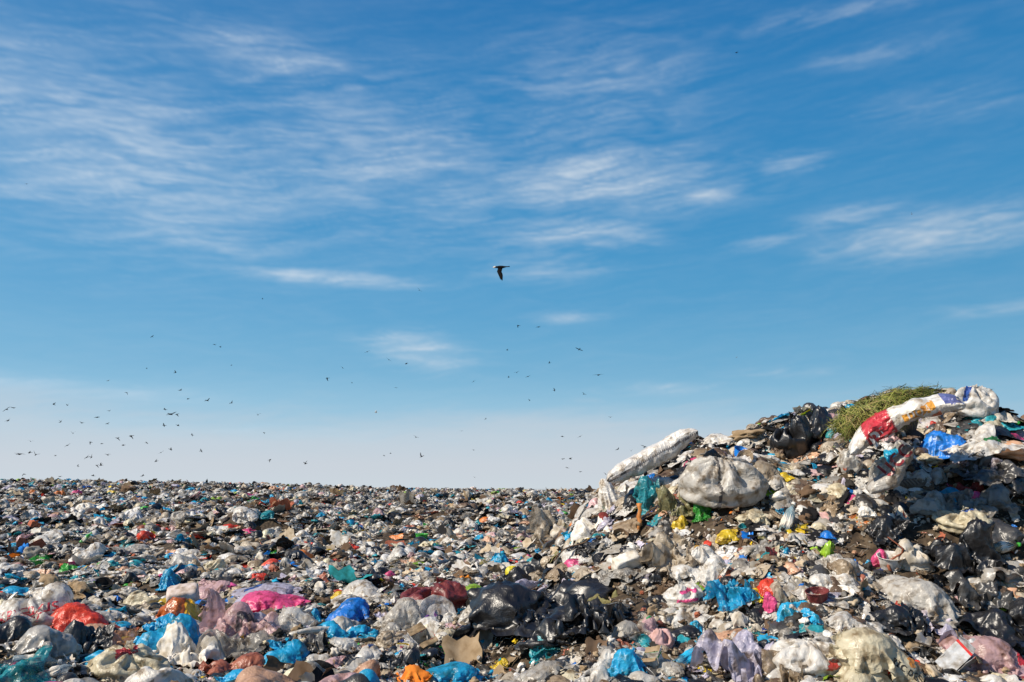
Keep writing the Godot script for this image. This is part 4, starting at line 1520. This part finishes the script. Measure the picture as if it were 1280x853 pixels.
func cut_grass() -> void:
	var dist := 10.3
	var mid := EYE + ray(1103, 516) * dist
	var o := thing("cut_grass_heap", Transform3D(Basis(), mid), "rounded heap of cut green grass on top of the refuse", "grass heap")
	keep_clear.append(Vector3(mid.x, mid.z, .6))
	var rad := Vector3(.46, .17, .40)
	var c := ico(3)
	var p: PackedVector3Array = c[0]
	var lump := func(d: Vector3) -> Vector3:
		var k := 1.0 + .42 * noise_a.get_noise_3dv(d * 2.1)
		var q := d * rad * k
		q.x += q.y * .25
		q.y += q.x * .30
		return q
	for n in p.size():
		p[n] = lump.call(p[n]) * .95
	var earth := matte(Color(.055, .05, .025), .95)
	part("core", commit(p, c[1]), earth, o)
	var cols := [Color(.23, .27, .055), Color(.16, .20, .045), Color(.35, .35, .10), Color(.09, .12, .025), Color(.34, .27, .13)]
	for kind in cols.size():
		var v := PackedVector3Array()
		var f := PackedInt32Array()
		for n in (950 if kind < 3 else 500):
			var d := Vector3(rng.randfn(), rng.randfn() * .8 + .25, rng.randfn() * .8 + .3).normalized()
			var at: Vector3 = lump.call(d)
			var down := (Vector3(rng.randfn() * .8 - .1, -.6, rng.randfn() * .6 + .25) + d * .25).normalized()
			if d.y > .55:
				down = (Vector3(rng.randfn(), rng.randfn() * .25, rng.randfn()) + d * .3).normalized()
			var side := down.cross(d).normalized() * rng.randf_range(.0025, .0055)
			var length := rng.randf_range(.05, .22)
			if n % 17 == 0:   # stalks that stick out
				length = rng.randf_range(.22, .42)
				down = (Vector3(rng.randfn(), rng.randf_range(-.5, .6), rng.randfn()) + d * .5).normalized()
			var start := v.size()
			var steps := 4
			var q := at + d * rng.randf_range(0.0, .03) - down * length * .5
			for k in steps + 1:
				var t := float(k) / steps
				var taper := 1.0 - t * .8
				v.append(q - side * taper)
				v.append(q + side * taper)
				q += (down + d * (.35 - t * .8) + Vector3(0, -.35 * t, 0)) * length / steps
			for k in steps:
				var a := start + k * 2
				f.append_array(PackedInt32Array([a, a + 1, a + 2, a + 1, a + 3, a + 2]))
		var m := matte(cols[kind], .6)
		var blades := part("grass_blades", commit(v, f), m, o)
		blades.set_meta("kind", "stuff")


func foam_block(px: float, py: float, w: float, h: float, label: String, turn: Basis, size: Vector3, col := Color(.80, .79, .75)) -> void:
	var xf := place(px, py, w, h, Vector3.ONE, 0.0)
	var k := xf.basis.x.length()
	var made := ico(3)
	var p: PackedVector3Array = made[0]
	for n in p.size():   # a block with worn, rounded edges
		var q := p[n]
		var m := maxf(absf(q.x), maxf(absf(q.y), absf(q.z)))
		var cube := q / m
		p[n] = (cube.lerp(q * 1.25, .16) * .5 + q * .015 * crumple(q * .8, 3)) * size
	single("foam_block", commit(p, made[1]), matte(col, .8), Transform3D(turn.scaled(Vector3.ONE * k), xf.origin + Vector3(0, k * .32, 0)), label, "foam block")


func amber_bowl() -> void:
	var s: Dictionary = shapes["loose"][2]
	var xf := place(230, 774, 62, 46, s.size, .2)
	var o := thing("broken_bowl", xf, "amber orange torn plastic with a yellow panel under the foam cup", "plastic sheet")
	part("body", s.hi, film(Color(.55, .13, .02), .5, .85, .3), o)
	part("printed_panel", patch(s, func(c: Vector3, n: Vector3) -> bool: return absf(c.x - .16) < .14 and (n.z > 0.0 or n.y > .3)), film(Color(.78, .44, .02), .3), o)


func bottle(px: float, py: float, long: float, turn: float, col: Color, clear: float, label: String, cap_col: String) -> void:
	var g := hit(px, py + 6)
	var k := long * (g - EYE).length() / FOCAL
	var s: Dictionary = shapes["bottle"][int(px) % 2]
	var up := slope(g.x, g.z, .3)
	var o := thing("bottle", Transform3D((Basis(Vector3.BACK, turn) * Basis(Vector3.UP, .35)).scaled(Vector3.ONE * k), g + up * k * .16), label, "bottle")
	part("body", s.hi, film(col, .3, clear, .26), o)
	var x := -.5 if int(px) % 2 == 0 else -.5
	var c: Dictionary = shapes["cap"][0]
	part("cap", c.hi, hard(PAL[cap_col], .35), o, Transform3D(Basis(Vector3.FORWARD, -PI / 2 if false else PI / 2).scaled(Vector3.ONE * .12), Vector3(.47, s.size.y * .5, 0)))
	part("paper_label", patch(s, func(q: Vector3, _n: Vector3) -> bool: return absf(q.x + .12) < .12, .006), matte(PAL["white"] if cap_col != "navy" else PAL["sky blue"]), o)
	keep_clear.append(Vector3(g.x, g.z, k * .5))


func panel_mesh(a: Vector3, b: Vector3, c: Vector3, d: Vector3, thick: float) -> ArrayMesh:
	var n := (b - a).cross(d - a).normalized()
	var m := 6
	var v := PackedVector3Array()
	var f := PackedInt32Array()
	for side in 2:
		for j in m + 1:
			for i in m + 1:
				var p := a.lerp(b, float(i) / m).lerp(d.lerp(c, float(i) / m), float(j) / m)
				v.append(p + n * (side * thick + .022 * crumple(p * .6, 4)))
	var row := m + 1
	var k := row * row
	for j in m:
		for i in m:
			var q := j * row + i
			f.append_array(PackedInt32Array([q, q + 1, q + row, q + 1, q + row + 1, q + row, k + q, k + q + row, k + q + 1, k + q + 1, k + q + row, k + q + row + 1]))
	for i in m:
		for q in [[i, i + 1], [m * row + i, m * row + i + 1], [i * row, (i + 1) * row], [i * row + m, (i + 1) * row + m]]:
			f.append_array(PackedInt32Array([q[0], q[1], k + q[0], q[1], k + q[1], k + q[0]]))
	return commit(v, f, true, .5)


func carton(px: float, py: float, w: float, h: float, turn: Basis, col: Color, edge: Color, label: String) -> void:
	var g := hit(px, py + h * .3)
	var k := w * (g - EYE).length() / FOCAL
	var tall := h / w
	keep_clear.append(Vector3(g.x, g.z, k * .6))
	var o := thing("carton", Transform3D(turn.scaled(Vector3.ONE * k), g - Vector3(0, k * .10, 0)), label, "carton")
	var m := hard(col * .75, .6)
	var inside := matte(PAL["tan"])
	var x := .36; var z := .30; var y := tall * .85
	var q := [Vector3(-x, 0, -z), Vector3(x, 0, -z), Vector3(x, 0, z), Vector3(-x, 0, z)]
	for n in 4:
		var a: Vector3 = q[n]
		var b: Vector3 = q[(n + 1) % 4]
		var dent := Vector3(.03 * sin(n * 2.0), 0, .03 * cos(n * 3.0))
		part("panel", panel_mesh(a, b, b + Vector3(0, y, 0) + dent, a + Vector3(0, y, 0) + dent, .012), m, o)
		part("trim", panel_mesh(a + Vector3(0, y * .93, 0) + dent + Vector3(a.x + b.x, 0, a.z + b.z) * .012, b + Vector3(0, y * .93, 0) + dent + Vector3(a.x + b.x, 0, a.z + b.z) * .012, b + Vector3(0, y * 1.01, 0) + dent + Vector3(a.x + b.x, 0, a.z + b.z) * .012, a + Vector3(0, y * 1.01, 0) + dent + Vector3(a.x + b.x, 0, a.z + b.z) * .012, .01), matte(edge, .6), o)
		var out: Vector3 = (a + b).normalized() * [.30, .22, .26, .34][n] + Vector3(0, [.1, .25, -.06, .18][n], 0)
		part("flap", panel_mesh(a + Vector3(0, y * 1.02, 0) + dent, b + Vector3(0, y * 1.02, 0) + dent, b * .95 + Vector3(0, y * 1.02, 0) + out, a * .9 + Vector3(0, y * 1.02, 0) + out, .012), m if n % 2 else inside, o)
	part("base", panel_mesh(q[0], q[3], q[2], q[1], .012), m, o)


func shoe_sole() -> void:
	var xf := place(1141, 609, 24, 18, Vector3(1, .3, .5), .2)
	var k := xf.basis.x.length()
	var o := thing("shoe_sole", Transform3D(Basis.from_euler(Vector3(.9, .1, .25)).scaled(Vector3.ONE * k * 1.1), xf.origin + Vector3(0, .10, .02)), "grey brown ridged shoe sole tilted outwards on the heap", "shoe")
	var v := PackedVector3Array()
	var f := PackedInt32Array()
	var seg := 28
	for y in [-.05, .05]:
		for i in seg:
			var a := TAU * i / seg
			v.append(Vector3(cos(a) * .5, y, sin(a) * (.2 + .05 * cos(a)) - .05 * cos(2.0 * a)))
	v.append(Vector3(0, -.05, 0)); v.append(Vector3(0, .05, 0))
	for i in seg:
		var m := (i + 1) % seg
		f.append_array(PackedInt32Array([i, m, seg + i, m, seg + m, seg + i, i, seg * 2, m, seg + i, seg + m, seg * 2 + 1]))
	part("sole", commit(v, f, true), matte(Color(.14, .12, .10), .8), o)
	for i in 7:
		var bx := BoxMesh.new()
		bx.size = Vector3(.05, .03, .30 - absf(i - 3) * .03)
		part("tread", bx, matte(Color(.20, .17, .14), .8), o, Transform3D(Basis(Vector3.UP, .3), Vector3(-.36 + i * .12, .065, 0)))


func ring_tub() -> void:
	# a pale bent rim lying on the plain beside dark strips
	var g := hit(395, 806)
	var k := 70.0 * (g - EYE).length() / FOCAL
	var path := PackedVector3Array(); var rad := PackedFloat32Array()
	for j in 19:
		var a := PI * 1.15 * j / 18.0 + .1
		path.append(Vector3(-cos(a) * .5, sin(a) * .26 + .03 * sin(a * 3.0), .10 * sin(a * 2.0)))
		rad.append(.05 + .012 * sin(j * 1.1))
	var t := tube(path, rad, 8)
	keep_clear.append(Vector3(g.x, g.z, k * .4))
	single("plastic_hoop", commit(t[0], t[1]), film(PAL["pale grey"], .3), Transform3D(Basis(Vector3.UP, .25).scaled(Vector3.ONE * k), g + Vector3(0, .0, 0)), "bent pale grey hoop of plastic arching over dark strips", "hoop")


func twig_thing(px: float, py: float, long: float, turn: float, label: String, col := Color(.16, .11, .07), thick := 1.0) -> void:
	var g := hit(px, py)
	var k := long * (g - EYE).length() / FOCAL
	var s: Dictionary = shapes["twig"][int(px) % 2]
	single("stick", s.hi, matte(col), Transform3D(Basis(Vector3.BACK, turn) * Basis.from_scale(Vector3(k, k * thick, k * thick)), g + Vector3(0, .06, .10)), label, "stick")


# ---------------------------------------------------------------- all the rest of the rubbish
# kind, share, [colour, share]..., surface, names
const COMMON := [["white", 29], ["pale grey", 19], ["beige", 11], ["grey", 7], ["dark grey", 7], ["black", 12], ["tan", 3], ["brown", 2], ["sky blue", 5.5], ["teal", 3.0], ["blue", 1.0], ["red", .8], ["hot pink", .5], ["pale pink", 2.4],
	["green", .5], ["lime", .3], ["yellow", .6], ["orange", .4], ["terracotta", .8], ["lavender", 3.0], ["cream", 4.0], ["peach", 1.2]]
const DULL := [["tan", 22], ["beige", 20], ["brown", 22], ["pale grey", 14], ["grey", 12], ["dark grey", 8], ["white", 8], ["terracotta", 3]]
const CLOTHES := [["grey", 10], ["dark grey", 20], ["beige", 12], ["pale grey", 15], ["navy", 7], ["maroon", 6], ["brown", 10], ["olive", 6], ["lavender", 5], ["pale pink", 4], ["black", 10]]
const KINDS := [
	{"k": "loose", "share": 31, "cols": COMMON, "name": "small_plastic_bag", "cat": "bag", "what": "plastic bag", "state": "crumpled"},
	{"k": "sheet", "share": 40, "cols": COMMON, "name": "film_scrap", "cat": "film scrap", "what": "plastic film scrap", "state": "torn"},
	{"k": "tied", "share": 4, "cols": COMMON, "name": "small_tied_bag", "cat": "bag", "what": "tied bag", "state": "stuffed"},
	{"k": "rag", "share": 9, "cols": CLOTHES, "name": "rag", "cat": "rag", "what": "rag", "state": "dirty"},
	{"k": "board", "share": 6, "cols": DULL, "name": "card_scrap", "cat": "cardboard", "what": "card scrap", "state": "bent"},
	{"k": "clod", "share": 5, "cols": DULL, "name": "waste_lump", "cat": "lump", "what": "lump of waste", "state": "dirty"},
	{"k": "bottle", "share": 4, "cols": COMMON, "name": "crushed_bottle", "cat": "bottle", "what": "plastic bottle", "state": "crushed"},
	{"k": "tub", "share": 2.5, "cols": COMMON, "name": "small_tub", "cat": "tub", "what": "plastic tub", "state": "dented"},
	{"k": "twig", "share": 1.2, "cols": DULL, "name": "small_stick", "cat": "stick", "what": "stick", "state": "thin bent"},
	{"k": "strip", "share": 4, "cols": COMMON, "name": "curled_strip", "cat": "strip", "what": "strip of wrapper", "state": "curled"}]


func pick(list: Array, key: int) -> int:
	var sum := 0.0
	for e in list: sum += e[key]
	var at := rng.randf() * sum
	for n in list.size():
		at -= list[n][key]
		if at <= 0.0: return n
	return 0


func build_scatter() -> void:
	var shares := []
	for e in KINDS: shares.append([e.share])
	var cells := {}
	for k in keep_clear:
		for i in range(floori(k.x - k.z * 1.4 - .4), floori(k.x + k.z * 1.4 + .4) + 1):
			for j in range(floori(k.y - k.z * 1.4 - .4), floori(k.y + k.z * 1.8 + .6) + 1):
				var c := Vector2i(i, j)
				if not cells.has(c): cells[c] = []
				cells[c].append(k)
	var all := []             # [kind, which, transform, colour name, size in pixels, jitter]
	# nearest distance, farthest, pieces in a square metre, median size, largest
	for zone in [[4.5, 7.0, 30.0, .17, .45, 0], [7.0, 13.0, 105.0, .15, .46, 0], [13.0, 20.0, 88.0, .195, .6, 0], [20.0, 34.0, 54.0, .27, .8, 0], [34.0, 60.0, 23.0, .32, .95, 0], [60.0, 100.0, 9.0, .45, 1.2, 0], [100.0, 165.0, 4.0, .55, 1.3, 0],
			[5.0, 8.0, 14.0, .34, .60, 1], [8.0, 20.0, 24.0, .33, .70, 1], [20.0, 45.0, 1.4, .55, 1.0, 1], [45.0, 90.0, .15, .9, 1.4, 1], [-1.0, 1.0, 250.0, .15, .42, 2], [-1.0, 1.0, 170.0, .29, .58, 3], [-2.0, 2.0, 15.0, .48, .74, 4]]:
		var half := deg_to_rad(35.5 if zone[0] > 6.5 else 42.0)
		var area: float = half * (zone[1] * zone[1] - zone[0] * zone[0])
		var on_heap: bool = zone[5] > 1
		if on_heap: area = 10.0 * 7.5 if zone[5] < 4 else 7.5 * 4.6
		for n in int(area * zone[2]):
			var r: float = sqrt(lerpf(zone[0] * zone[0], zone[1] * zone[1], rng.randf()))
			var az := rng.randf_range(-half, half)
			var x := r * sin(az)
			var z := -r * cos(az)
			if on_heap:   # the steep side shows more of its surface
				x = rng.randf_range(-.6, 9.4)
				z = rng.randf_range(-13.6, -6.1)
				r = sqrt(x * x + z * z)
				if zone[5] == 4:   # big pale bags heaped on the near plain
					x = rng.randf_range(-6.2, 1.3)
					z = rng.randf_range(-11.2, -6.6)
				elif crest(x) < .2: continue
				r = sqrt(x * x + z * z)
			var flat_layer: bool = zone[5] % 2 == 1
			var size: float = minf(zone[3] * exp(rng.randfn() * (.3 if zone[5] % 2 == 1 or zone[5] == 4 else .68)), zone[4])
			var kind := pick(shares, 0)
			if flat_layer: kind = [1, 1, 0, 3, 1, 0][rng.randi() % 6]
			if zone[5] == 4: kind = [0, 0, 0, 1, 2][rng.randi() % 5]
			if r > 11.0 and zone[5] == 0 and (kind == 0 and rng.randf() < .55 or kind == 5 and rng.randf() < .6): kind = 1
			var e: Dictionary = KINDS[kind]
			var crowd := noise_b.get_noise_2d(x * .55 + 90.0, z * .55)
			if r > 34.0 and e.k in ["twig", "strip", "clod"]:
				kind = 1; e = KINDS[1]
			if e.k == "twig": size *= 1.2
			elif e.k in ["bottle", "tub", "strip"]: size = minf(size, .3)
			elif e.k == "clod": size = minf(size * .7, .4)
			var y := height(x, z)
			var skip := false
			if r < 40.0:
				for k in cells.get(Vector2i(floori(x), floori(z)), []):
					var dx: float = x - k.x
					var dz: float = z - k.y
					if size < .15 and k.z < .28 or size < .07 or zone[5] == 4 and dz < -.12 or flat_layer and (dz < 0.0 or size < .4 and k.z < .42): continue
					# in front of a named thing only low pieces may lie
					var front := dz > 0.0
					var reach: float = k.z * (.68 if not front else .95) + size * .38
					if dx * dx + dz * dz * (1.0 if not front else .55) < reach * reach:
						skip = true
						break
			if skip: continue
			var up := slope(x, z, .25) if r < 20.0 else Vector3.UP
			var lie := up.y
			up = (up + Vector3(rng.randfn(), 0, rng.randfn()) * (.12 if flat_layer else (.48 if r > 11.0 and e.k == "sheet" else .28) if not e.k in ["board", "twig", "strip"] else .5)).normalized()
			if (zone[5] == 2 or zone[5] == 3) and rng.randf() > .52 / maxf(lie, .3): continue   # as many to a square metre of slope as of level ground
			var yaw := rng.randf() * TAU
			var side := Vector3(cos(yaw), 0, sin(yaw))
			var fwd := side.cross(up).normalized()
			side = up.cross(fwd).normalized()
			var tallness := rng.randf_range(.30, .62) if flat_layer else rng.randf_range(.5, 1.1)
			var b := Basis(side * size, up * size * tallness, fwd * size * rng.randf_range(.65, 1.0))
			var lift := -size * (.04 if flat_layer else .10) + rng.randf() * .05 * minf(1.0, size * 5.0)
			var cols: Array = e.cols
			var c: String = cols[pick(cols, 1)][0]
			if zone[5] == 4: c = ["white", "pale grey", "cream", "beige", "pale pink", "lavender", "black", "white", "pale grey", "sky blue", "peach"][rng.randi() % 11]
			if c in ["sky blue", "teal", "blue"] and noise_b.get_noise_2d(x * .3 + 40.0, z * .3) < .05 and rng.randf() < .6: c = ["pale grey", "beige", "white", "cream"][rng.randi() % 4]
			if r < 24.0 and rng.randf() < .035: c = ["sky blue", "sky blue", "red", "hot pink", "yellow", "blue", "orange", "teal", "lime"][rng.randi() % 9]
			if (zone[5] == 2 or zone[5] == 3) and rng.randf() < .30: c = ["brown", "tan", "black", "dark grey", "black", "brown"][rng.randi() % 6]
			if crowd > .18 and rng.randf() < .32:  # clumps of dark rubbish, coloured dark also to stand for shadow patches
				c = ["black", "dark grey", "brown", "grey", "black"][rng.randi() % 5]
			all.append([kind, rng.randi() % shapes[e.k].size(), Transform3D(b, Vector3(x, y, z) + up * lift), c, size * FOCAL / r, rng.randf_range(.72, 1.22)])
	say("scatter placed %d" % all.size())
	# the largest in view of each kind are things of their own
	var own := {}
	for kind in KINDS.size():
		var cand := []
		for n in all.size():
			var a: Array = all[n]
			if a[0] != kind or a[4] < 13.0: continue
			var o: Vector3 = a[2].origin
			var q := to_pixel(o)
			if q.x < 2 or q.x > 1278 or q.y > 850: continue
			cand.append([a[4], n, q])
		cand.sort_custom(func(p, q): return p[0] > q[0])
		var got := 0
		for cc in cand:
			if got >= 215: break
			var a: Array = all[cc[1]]
			var o: Vector3 = a[2].origin
			var h := hit(cc[2].x, cc[2].y - 1.0)
			if (h - EYE).length() < (o - EYE).length() - .45: continue
			own[cc[1]] = true
			got += 1
	var lots := {}
	for n in all.size():
		var a: Array = all[n]
		var e: Dictionary = KINDS[a[0]]
		if own.has(n):
			own_thing(e, a)
			continue
		var key: String = "%s %d" % [e.k, a[1]]
		if not lots.has(key): lots[key] = []
		lots[key].append(a)
	var root := Node3D.new()
	root.name = "loose_litter"
	tag(root, "countless small scraps of plastic, paper and food waste covering the landfill", "litter", "", "stuff")
	add_child(root)
	for key in lots:
		var e_k: String = key.split(" ")[0]
		var which := int(key.split(" ")[1])
		scatter_lot(root, e_k, shapes[e_k][which].lo, lots[key])
	fine_debris(root)
	print("own things ", own.size())


func stuff_surface(k: String) -> Material:
	if k in ["loose", "tied", "sheet"]: return film(Color.WHITE, .70, 1.0, .42, true)
	if k in ["bottle", "tub", "strip"]: return film(Color.WHITE, .5, 1.0, .24, true)
	return matte(Color.WHITE, .88, k == "rag", true)


func scatter_lot(root: Node3D, k: String, mesh: Mesh, list: Array) -> void:
	var mm := MultiMesh.new()
	mm.transform_format = MultiMesh.TRANSFORM_3D
	mm.use_colors = true
	mm.mesh = mesh
	mm.instance_count = list.size()
	for n in list.size():
		mm.set_instance_transform(n, list[n][2])
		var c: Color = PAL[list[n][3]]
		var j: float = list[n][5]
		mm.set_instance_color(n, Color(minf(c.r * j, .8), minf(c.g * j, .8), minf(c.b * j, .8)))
	var o := MultiMeshInstance3D.new()
	o.name = {"loose": "small_bags", "sheet": "film_scraps", "tied": "small_tied_bags", "rag": "rags", "board": "card_scraps", "clod": "waste_lumps", "bottle": "bottles", "tub": "tubs", "twig": "sticks", "strip": "strips", "chip": "chips"}[k]
	o.multimesh = mm
	o.material_override = stuff_surface(k)
	o.set_meta("kind", "stuff")
	root.add_child(o, true)


func own_thing(e: Dictionary, a: Array) -> void:
	var col: Color = PAL[a[3]]
	var mat: Material
	match e.k:
		"loose", "sheet", "tied":
			if a[3] in ["black", "dark grey", "navy"]: mat = film(col, 0.0, 1.0, .40)
			elif a[3] in ["white", "pale grey", "beige", "lavender"] and a[5] > 1.0: mat = film(col, .8, .80, .38)
			else: mat = film(col, .75, 1.0, .42)
		"bottle", "tub", "strip": mat = film(col, .35, .75, .28) if a[5] > .95 else hard(col, .34)
		_: mat = matte(col, .88, e.k == "rag")
	var o: Vector3 = a[2].origin
	var where := "on the open refuse plain"
	if o.x > -.2 and o.z > -19.0 and crest(o.x) > .35: where = "on the side of the refuse heap"
	elif o.z < -17.0: where = "far out on the refuse plain"
	var near := .9 if o.z > -19.0 else 2.5
	for k in landmarks:
		var d := Vector2(o.x - k[0], o.z - k[1]).length()
		if d < near:
			near = d
			where = "beside the " + k[2]
	var shape: Dictionary = shapes[e.k][a[1]]
	single(e.name, shape.hi if a[4] > 36.0 and e.k in ["loose", "sheet", "tied"] else shape.lo, mat, a[2], "small %s %s %s %s" % [e.state, a[3], e.what, where], e.cat, "small %s %ss %s" % [a[3], e.what, where])


# crumbs, dry leaves and chips between the larger pieces near by
func fine_debris(root: Node3D) -> void:
	var lots := {}
	for zone in [[6.0, 10.0, 200.0], [10.0, 15.0, 140.0], [15.0, 24.0, 40.0]]:
		var half := deg_to_rad(34.0)
		var area: float = half * (zone[1] * zone[1] - zone[0] * zone[0])
		for n in int(area * zone[2]):
			var r: float = sqrt(lerpf(zone[0] * zone[0], zone[1] * zone[1], rng.randf()))
			var az := rng.randf_range(-half, half)
			var x := r * sin(az)
			var z := -r * cos(az)
			var k: String = ["strip", "sheet", "board", "twig", "sheet", "strip", "clod"][rng.randi() % 7]
			var size := .055 * exp(rng.randfn() * .45)
			if k == "twig": size *= 2.2
			var up := (slope(x, z, .2) + Vector3(rng.randfn(), 0, rng.randfn()) * .5).normalized()
			var yaw := rng.randf() * TAU
			var side := Vector3(cos(yaw), 0, sin(yaw))
			var fwd := side.cross(up).normalized()
			side = up.cross(fwd).normalized()
			var c: String = DULL[pick(DULL, 1)][0] if rng.randf() < .78 else COMMON[pick(COMMON, 1)][0]
			var key := "%s %d" % [k, rng.randi() % shapes[k].size()]
			if not lots.has(key): lots[key] = []
			lots[key].append([0, 0, Transform3D(Basis(side * size, up * size, fwd * size), Vector3(x, height(x, z) + rng.randf() * .05, z)), c, 0.0, rng.randf_range(.5, 1.15)])
	for key in lots:
		var k: String = key.split(" ")[0]
		scatter_lot(root, k, shapes[k][int(key.split(" ")[1])].lo, lots[key])


# ---------------------------------------------------------------- birds
# one skin from beak to tail with both wings: flap is the wings' angle, fold how far the tips bend
func bird_mesh(flap: float, fold: float, sweep: float) -> ArrayMesh:
	var v := PackedVector3Array()
	var f := PackedInt32Array()
	var c := PackedColorArray()
	var prof := [[-.30, .004, .0], [-.26, .018, .0], [-.22, .036, .006], [-.17, .038, .004], [-.12, .048, .0], [-.04, .062, -.004], [.06, .056, -.004], [.14, .036, .0], [.20, .022, .004], [.28, .05, .006], [.34, .075, .008], [.345, .002, .008]]
	var seg := 10
	for j in prof.size():
		for i in seg:
			var a := TAU * i / seg
			var flat := .28 if j > 8 else 1.0
			v.append(Vector3(cos(a) * prof[j][1], sin(a) * prof[j][1] * flat + prof[j][2], prof[j][0]))
	for j in prof.size() - 1:
		for i in seg:
			var a := j * seg + i
			var b := j * seg + (i + 1) % seg
			f.append_array(PackedInt32Array([a, b, b + seg, a, b + seg, a + seg]))
	for s in [-1.0, 1.0]:
		var start := v.size()
		var n := 9
		var x := 0.02
		var y := .02
		var z := 0.0
		for j in n:
			var t := float(j) / (n - 1)
			var ang := flap + (fold if t > .42 else 0.0)
			if j > 0:
				x += cos(ang) * .068; y += sin(ang) * .068
				z += (-.018 if t < .45 else sweep * .05)
			var chord := lerpf(.17, .15, t) if t < .6 else lerpf(.15, .03, (t - .6) / .4)
			var fat := .016 * (1.0 - t) + .003
			v.append(Vector3(s * x, y, -.09 + z)); v.append(Vector3(s * x, y + fat, -.09 + z + chord * .35)); v.append(Vector3(s * x, y, -.09 + z + chord)); v.append(Vector3(s * x, y - fat * .5, -.09 + z + chord * .4))
		for j in n - 1:
			for i in 4:
				var a := start + j * 4 + i
				var b := start + j * 4 + (i + 1) % 4
				f.append_array(PackedInt32Array([a, b, b + 4, a, b + 4, a + 4]))
	return commit(v, f)


func build_birds() -> void:
	var poses := [bird_mesh(.12, -.15, .5), bird_mesh(.55, -.5, .7), bird_mesh(-.35, -.35, .8), bird_mesh(.9, -.3, .9), bird_mesh(.05, .12, .2), bird_mesh(-1.38, .1, .6)]
	var feather := StandardMaterial3D.new()
	feather.albedo_color = Color(.014, .013, .013).linear_to_srgb()
	feather.roughness = 1.0
	feather.metallic_specular = .15
	var pale := StandardMaterial3D.new()
	pale.albedo_color = Color(.62, .58, .52).linear_to_srgb()
	pale.roughness = .8
	var grey := StandardMaterial3D.new()
	grey.albedo_color = Color(.10, .10, .10).linear_to_srgb()
	grey.roughness = .8
	# the nearest one flies with its wing hanging straight down
	put_bird("dark bird with a pale head flying alone high above the plain", 626, 334, 37.0, poses[5], feather, Vector3(.0, 1.42, .12), true, pale)
	put_bird("pale white bird gliding above the far plain", 470, 516, 8.0, poses[3], pale, Vector3(0, 1.9, .3))
	put_bird("dark bird gliding with wide level wings above the long white sack", 748, 469, 16.0, poses[0], feather, Vector3(.1, .2, .1))
	put_bird("dark bird gliding with wide level wings low over the far plain", 24, 568, 15.0, poses[0], feather, Vector3(.1, -.2, -.1))
	put_bird("lone tiny bird in the deep blue high above the heap", 921, 66, 7.0, poses[1], feather, Vector3(.3, .8, .6))
	put_bird("lone tiny bird among the high cirrus streaks", 33, 230, 5.0, poses[4], feather, Vector3(.1, 1.2, .2))
	# pixel places of the wheeling flock
	var spots := [[190, 421, 4], [268, 431, 4], [275, 434, 4], [183, 461, 3], [289, 457, 3], [219, 466, 5], [135, 476, 5], [158, 491, 5], [225, 488, 6], [235, 499, 5], [259, 501, 7], [289, 504, 6], [322, 519, 6], [8, 512, 7], [16, 510, 6], [10, 526, 7],
		[67, 506, 5], [84, 507, 4], [76, 527, 5], [102, 529, 6], [121, 522, 7], [134, 530, 5], [136, 514, 4], [75, 528, 5], [91, 542, 5], [38, 552, 5], [37, 566, 6], [44, 569, 7], [84, 557, 6], [69, 570, 4], [97, 583, 4], [113, 553, 5], [127, 555, 5], [147, 548, 6], [154, 557, 6], [164, 545, 7], [163, 546, 5], [183, 554, 5],
		[108, 572, 7], [114, 572, 7], [121, 582, 5], [126, 582, 6], [134, 569, 6], [116, 595, 6], [178, 595, 6], [30, 593, 5], [75, 596, 5], [206, 512, 6], [213, 518, 11], [221, 518, 6], [205, 532, 6], [222, 532, 6], [240, 544, 5], [201, 566, 6], [195, 577, 6], [213, 562, 6], [251, 564, 5], [210, 601, 5], [337, 575, 6], [382, 580, 7], [265, 605, 4], [330, 541, 4], [409, 473, 6], [428, 460, 5], [440, 479, 3],
		[459, 440, 6], [486, 450, 7], [508, 455, 6], [495, 485, 4], [520, 547, 6], [527, 571, 8], [480, 570, 4], [488, 567, 4], [592, 563, 4], [607, 524, 4], [577, 539, 4], [593, 597, 4], [648, 407, 6], [673, 409, 7], [634, 438, 4], [687, 454, 5], [724, 437, 8], [646, 466, 6], [660, 471, 6], [636, 472, 4], [592, 477, 5], [693, 488, 5], [730, 493, 6], [662, 501, 4], [703, 546, 6], [725, 546, 6],
		[763, 522, 5], [772, 562, 7], [789, 564, 4], [806, 559, 8], [704, 574, 6], [713, 573, 6], [709, 585, 6], [726, 590, 5], [757, 593, 6], [754, 600, 4], [524, 363, 6], [1140, 268, 4], [1240, 487, 5], [1270, 519, 4], [921, 447, 3], [328, 374, 3], [557, 610, 4], [350, 608, 4]]
	for n in spots.size():
		var s: Array = spots[n]
		var pose := rng.randi() % 5
		put_bird("small dark bird %s in the flock over the landfill" % ["gliding on level wings", "with half raised wings", "with drooping wing tips", "with wings held high", "soaring on wide flat wings"][pose], s[0], s[1], s[2] * 1.4, poses[pose], feather if rng.randf() < .85 else grey, Vector3(rng.randf_range(-.4, .4), rng.randf() * TAU, rng.randf_range(-.7, .7)))


func put_bird(label: String, px: float, py: float, span: float, mesh: Mesh, mat: Material, turn: Vector3, near := false, head: Material = null) -> void:
	var dist := 1.15 * FOCAL / span
	var flock := label.begins_with("small dark")
	var o := single("bird", mesh, mat, Transform3D(Basis.from_euler(turn), EYE + ray(px, py) * dist), label, "bird", "birds wheeling over the landfill" if flock else "")
	if near:
		var c := ico(2)
		var p: PackedVector3Array = c[0]
		for k in p.size():
			p[k] = p[k] * Vector3(.040, .040, .07)
			if p[k].z < -.03: p[k] *= Vector3(.5, .5, 1.35)
		part("head", commit(p, c[1]), head, o, Transform3D(Basis(), Vector3(0, .005, -.235)))
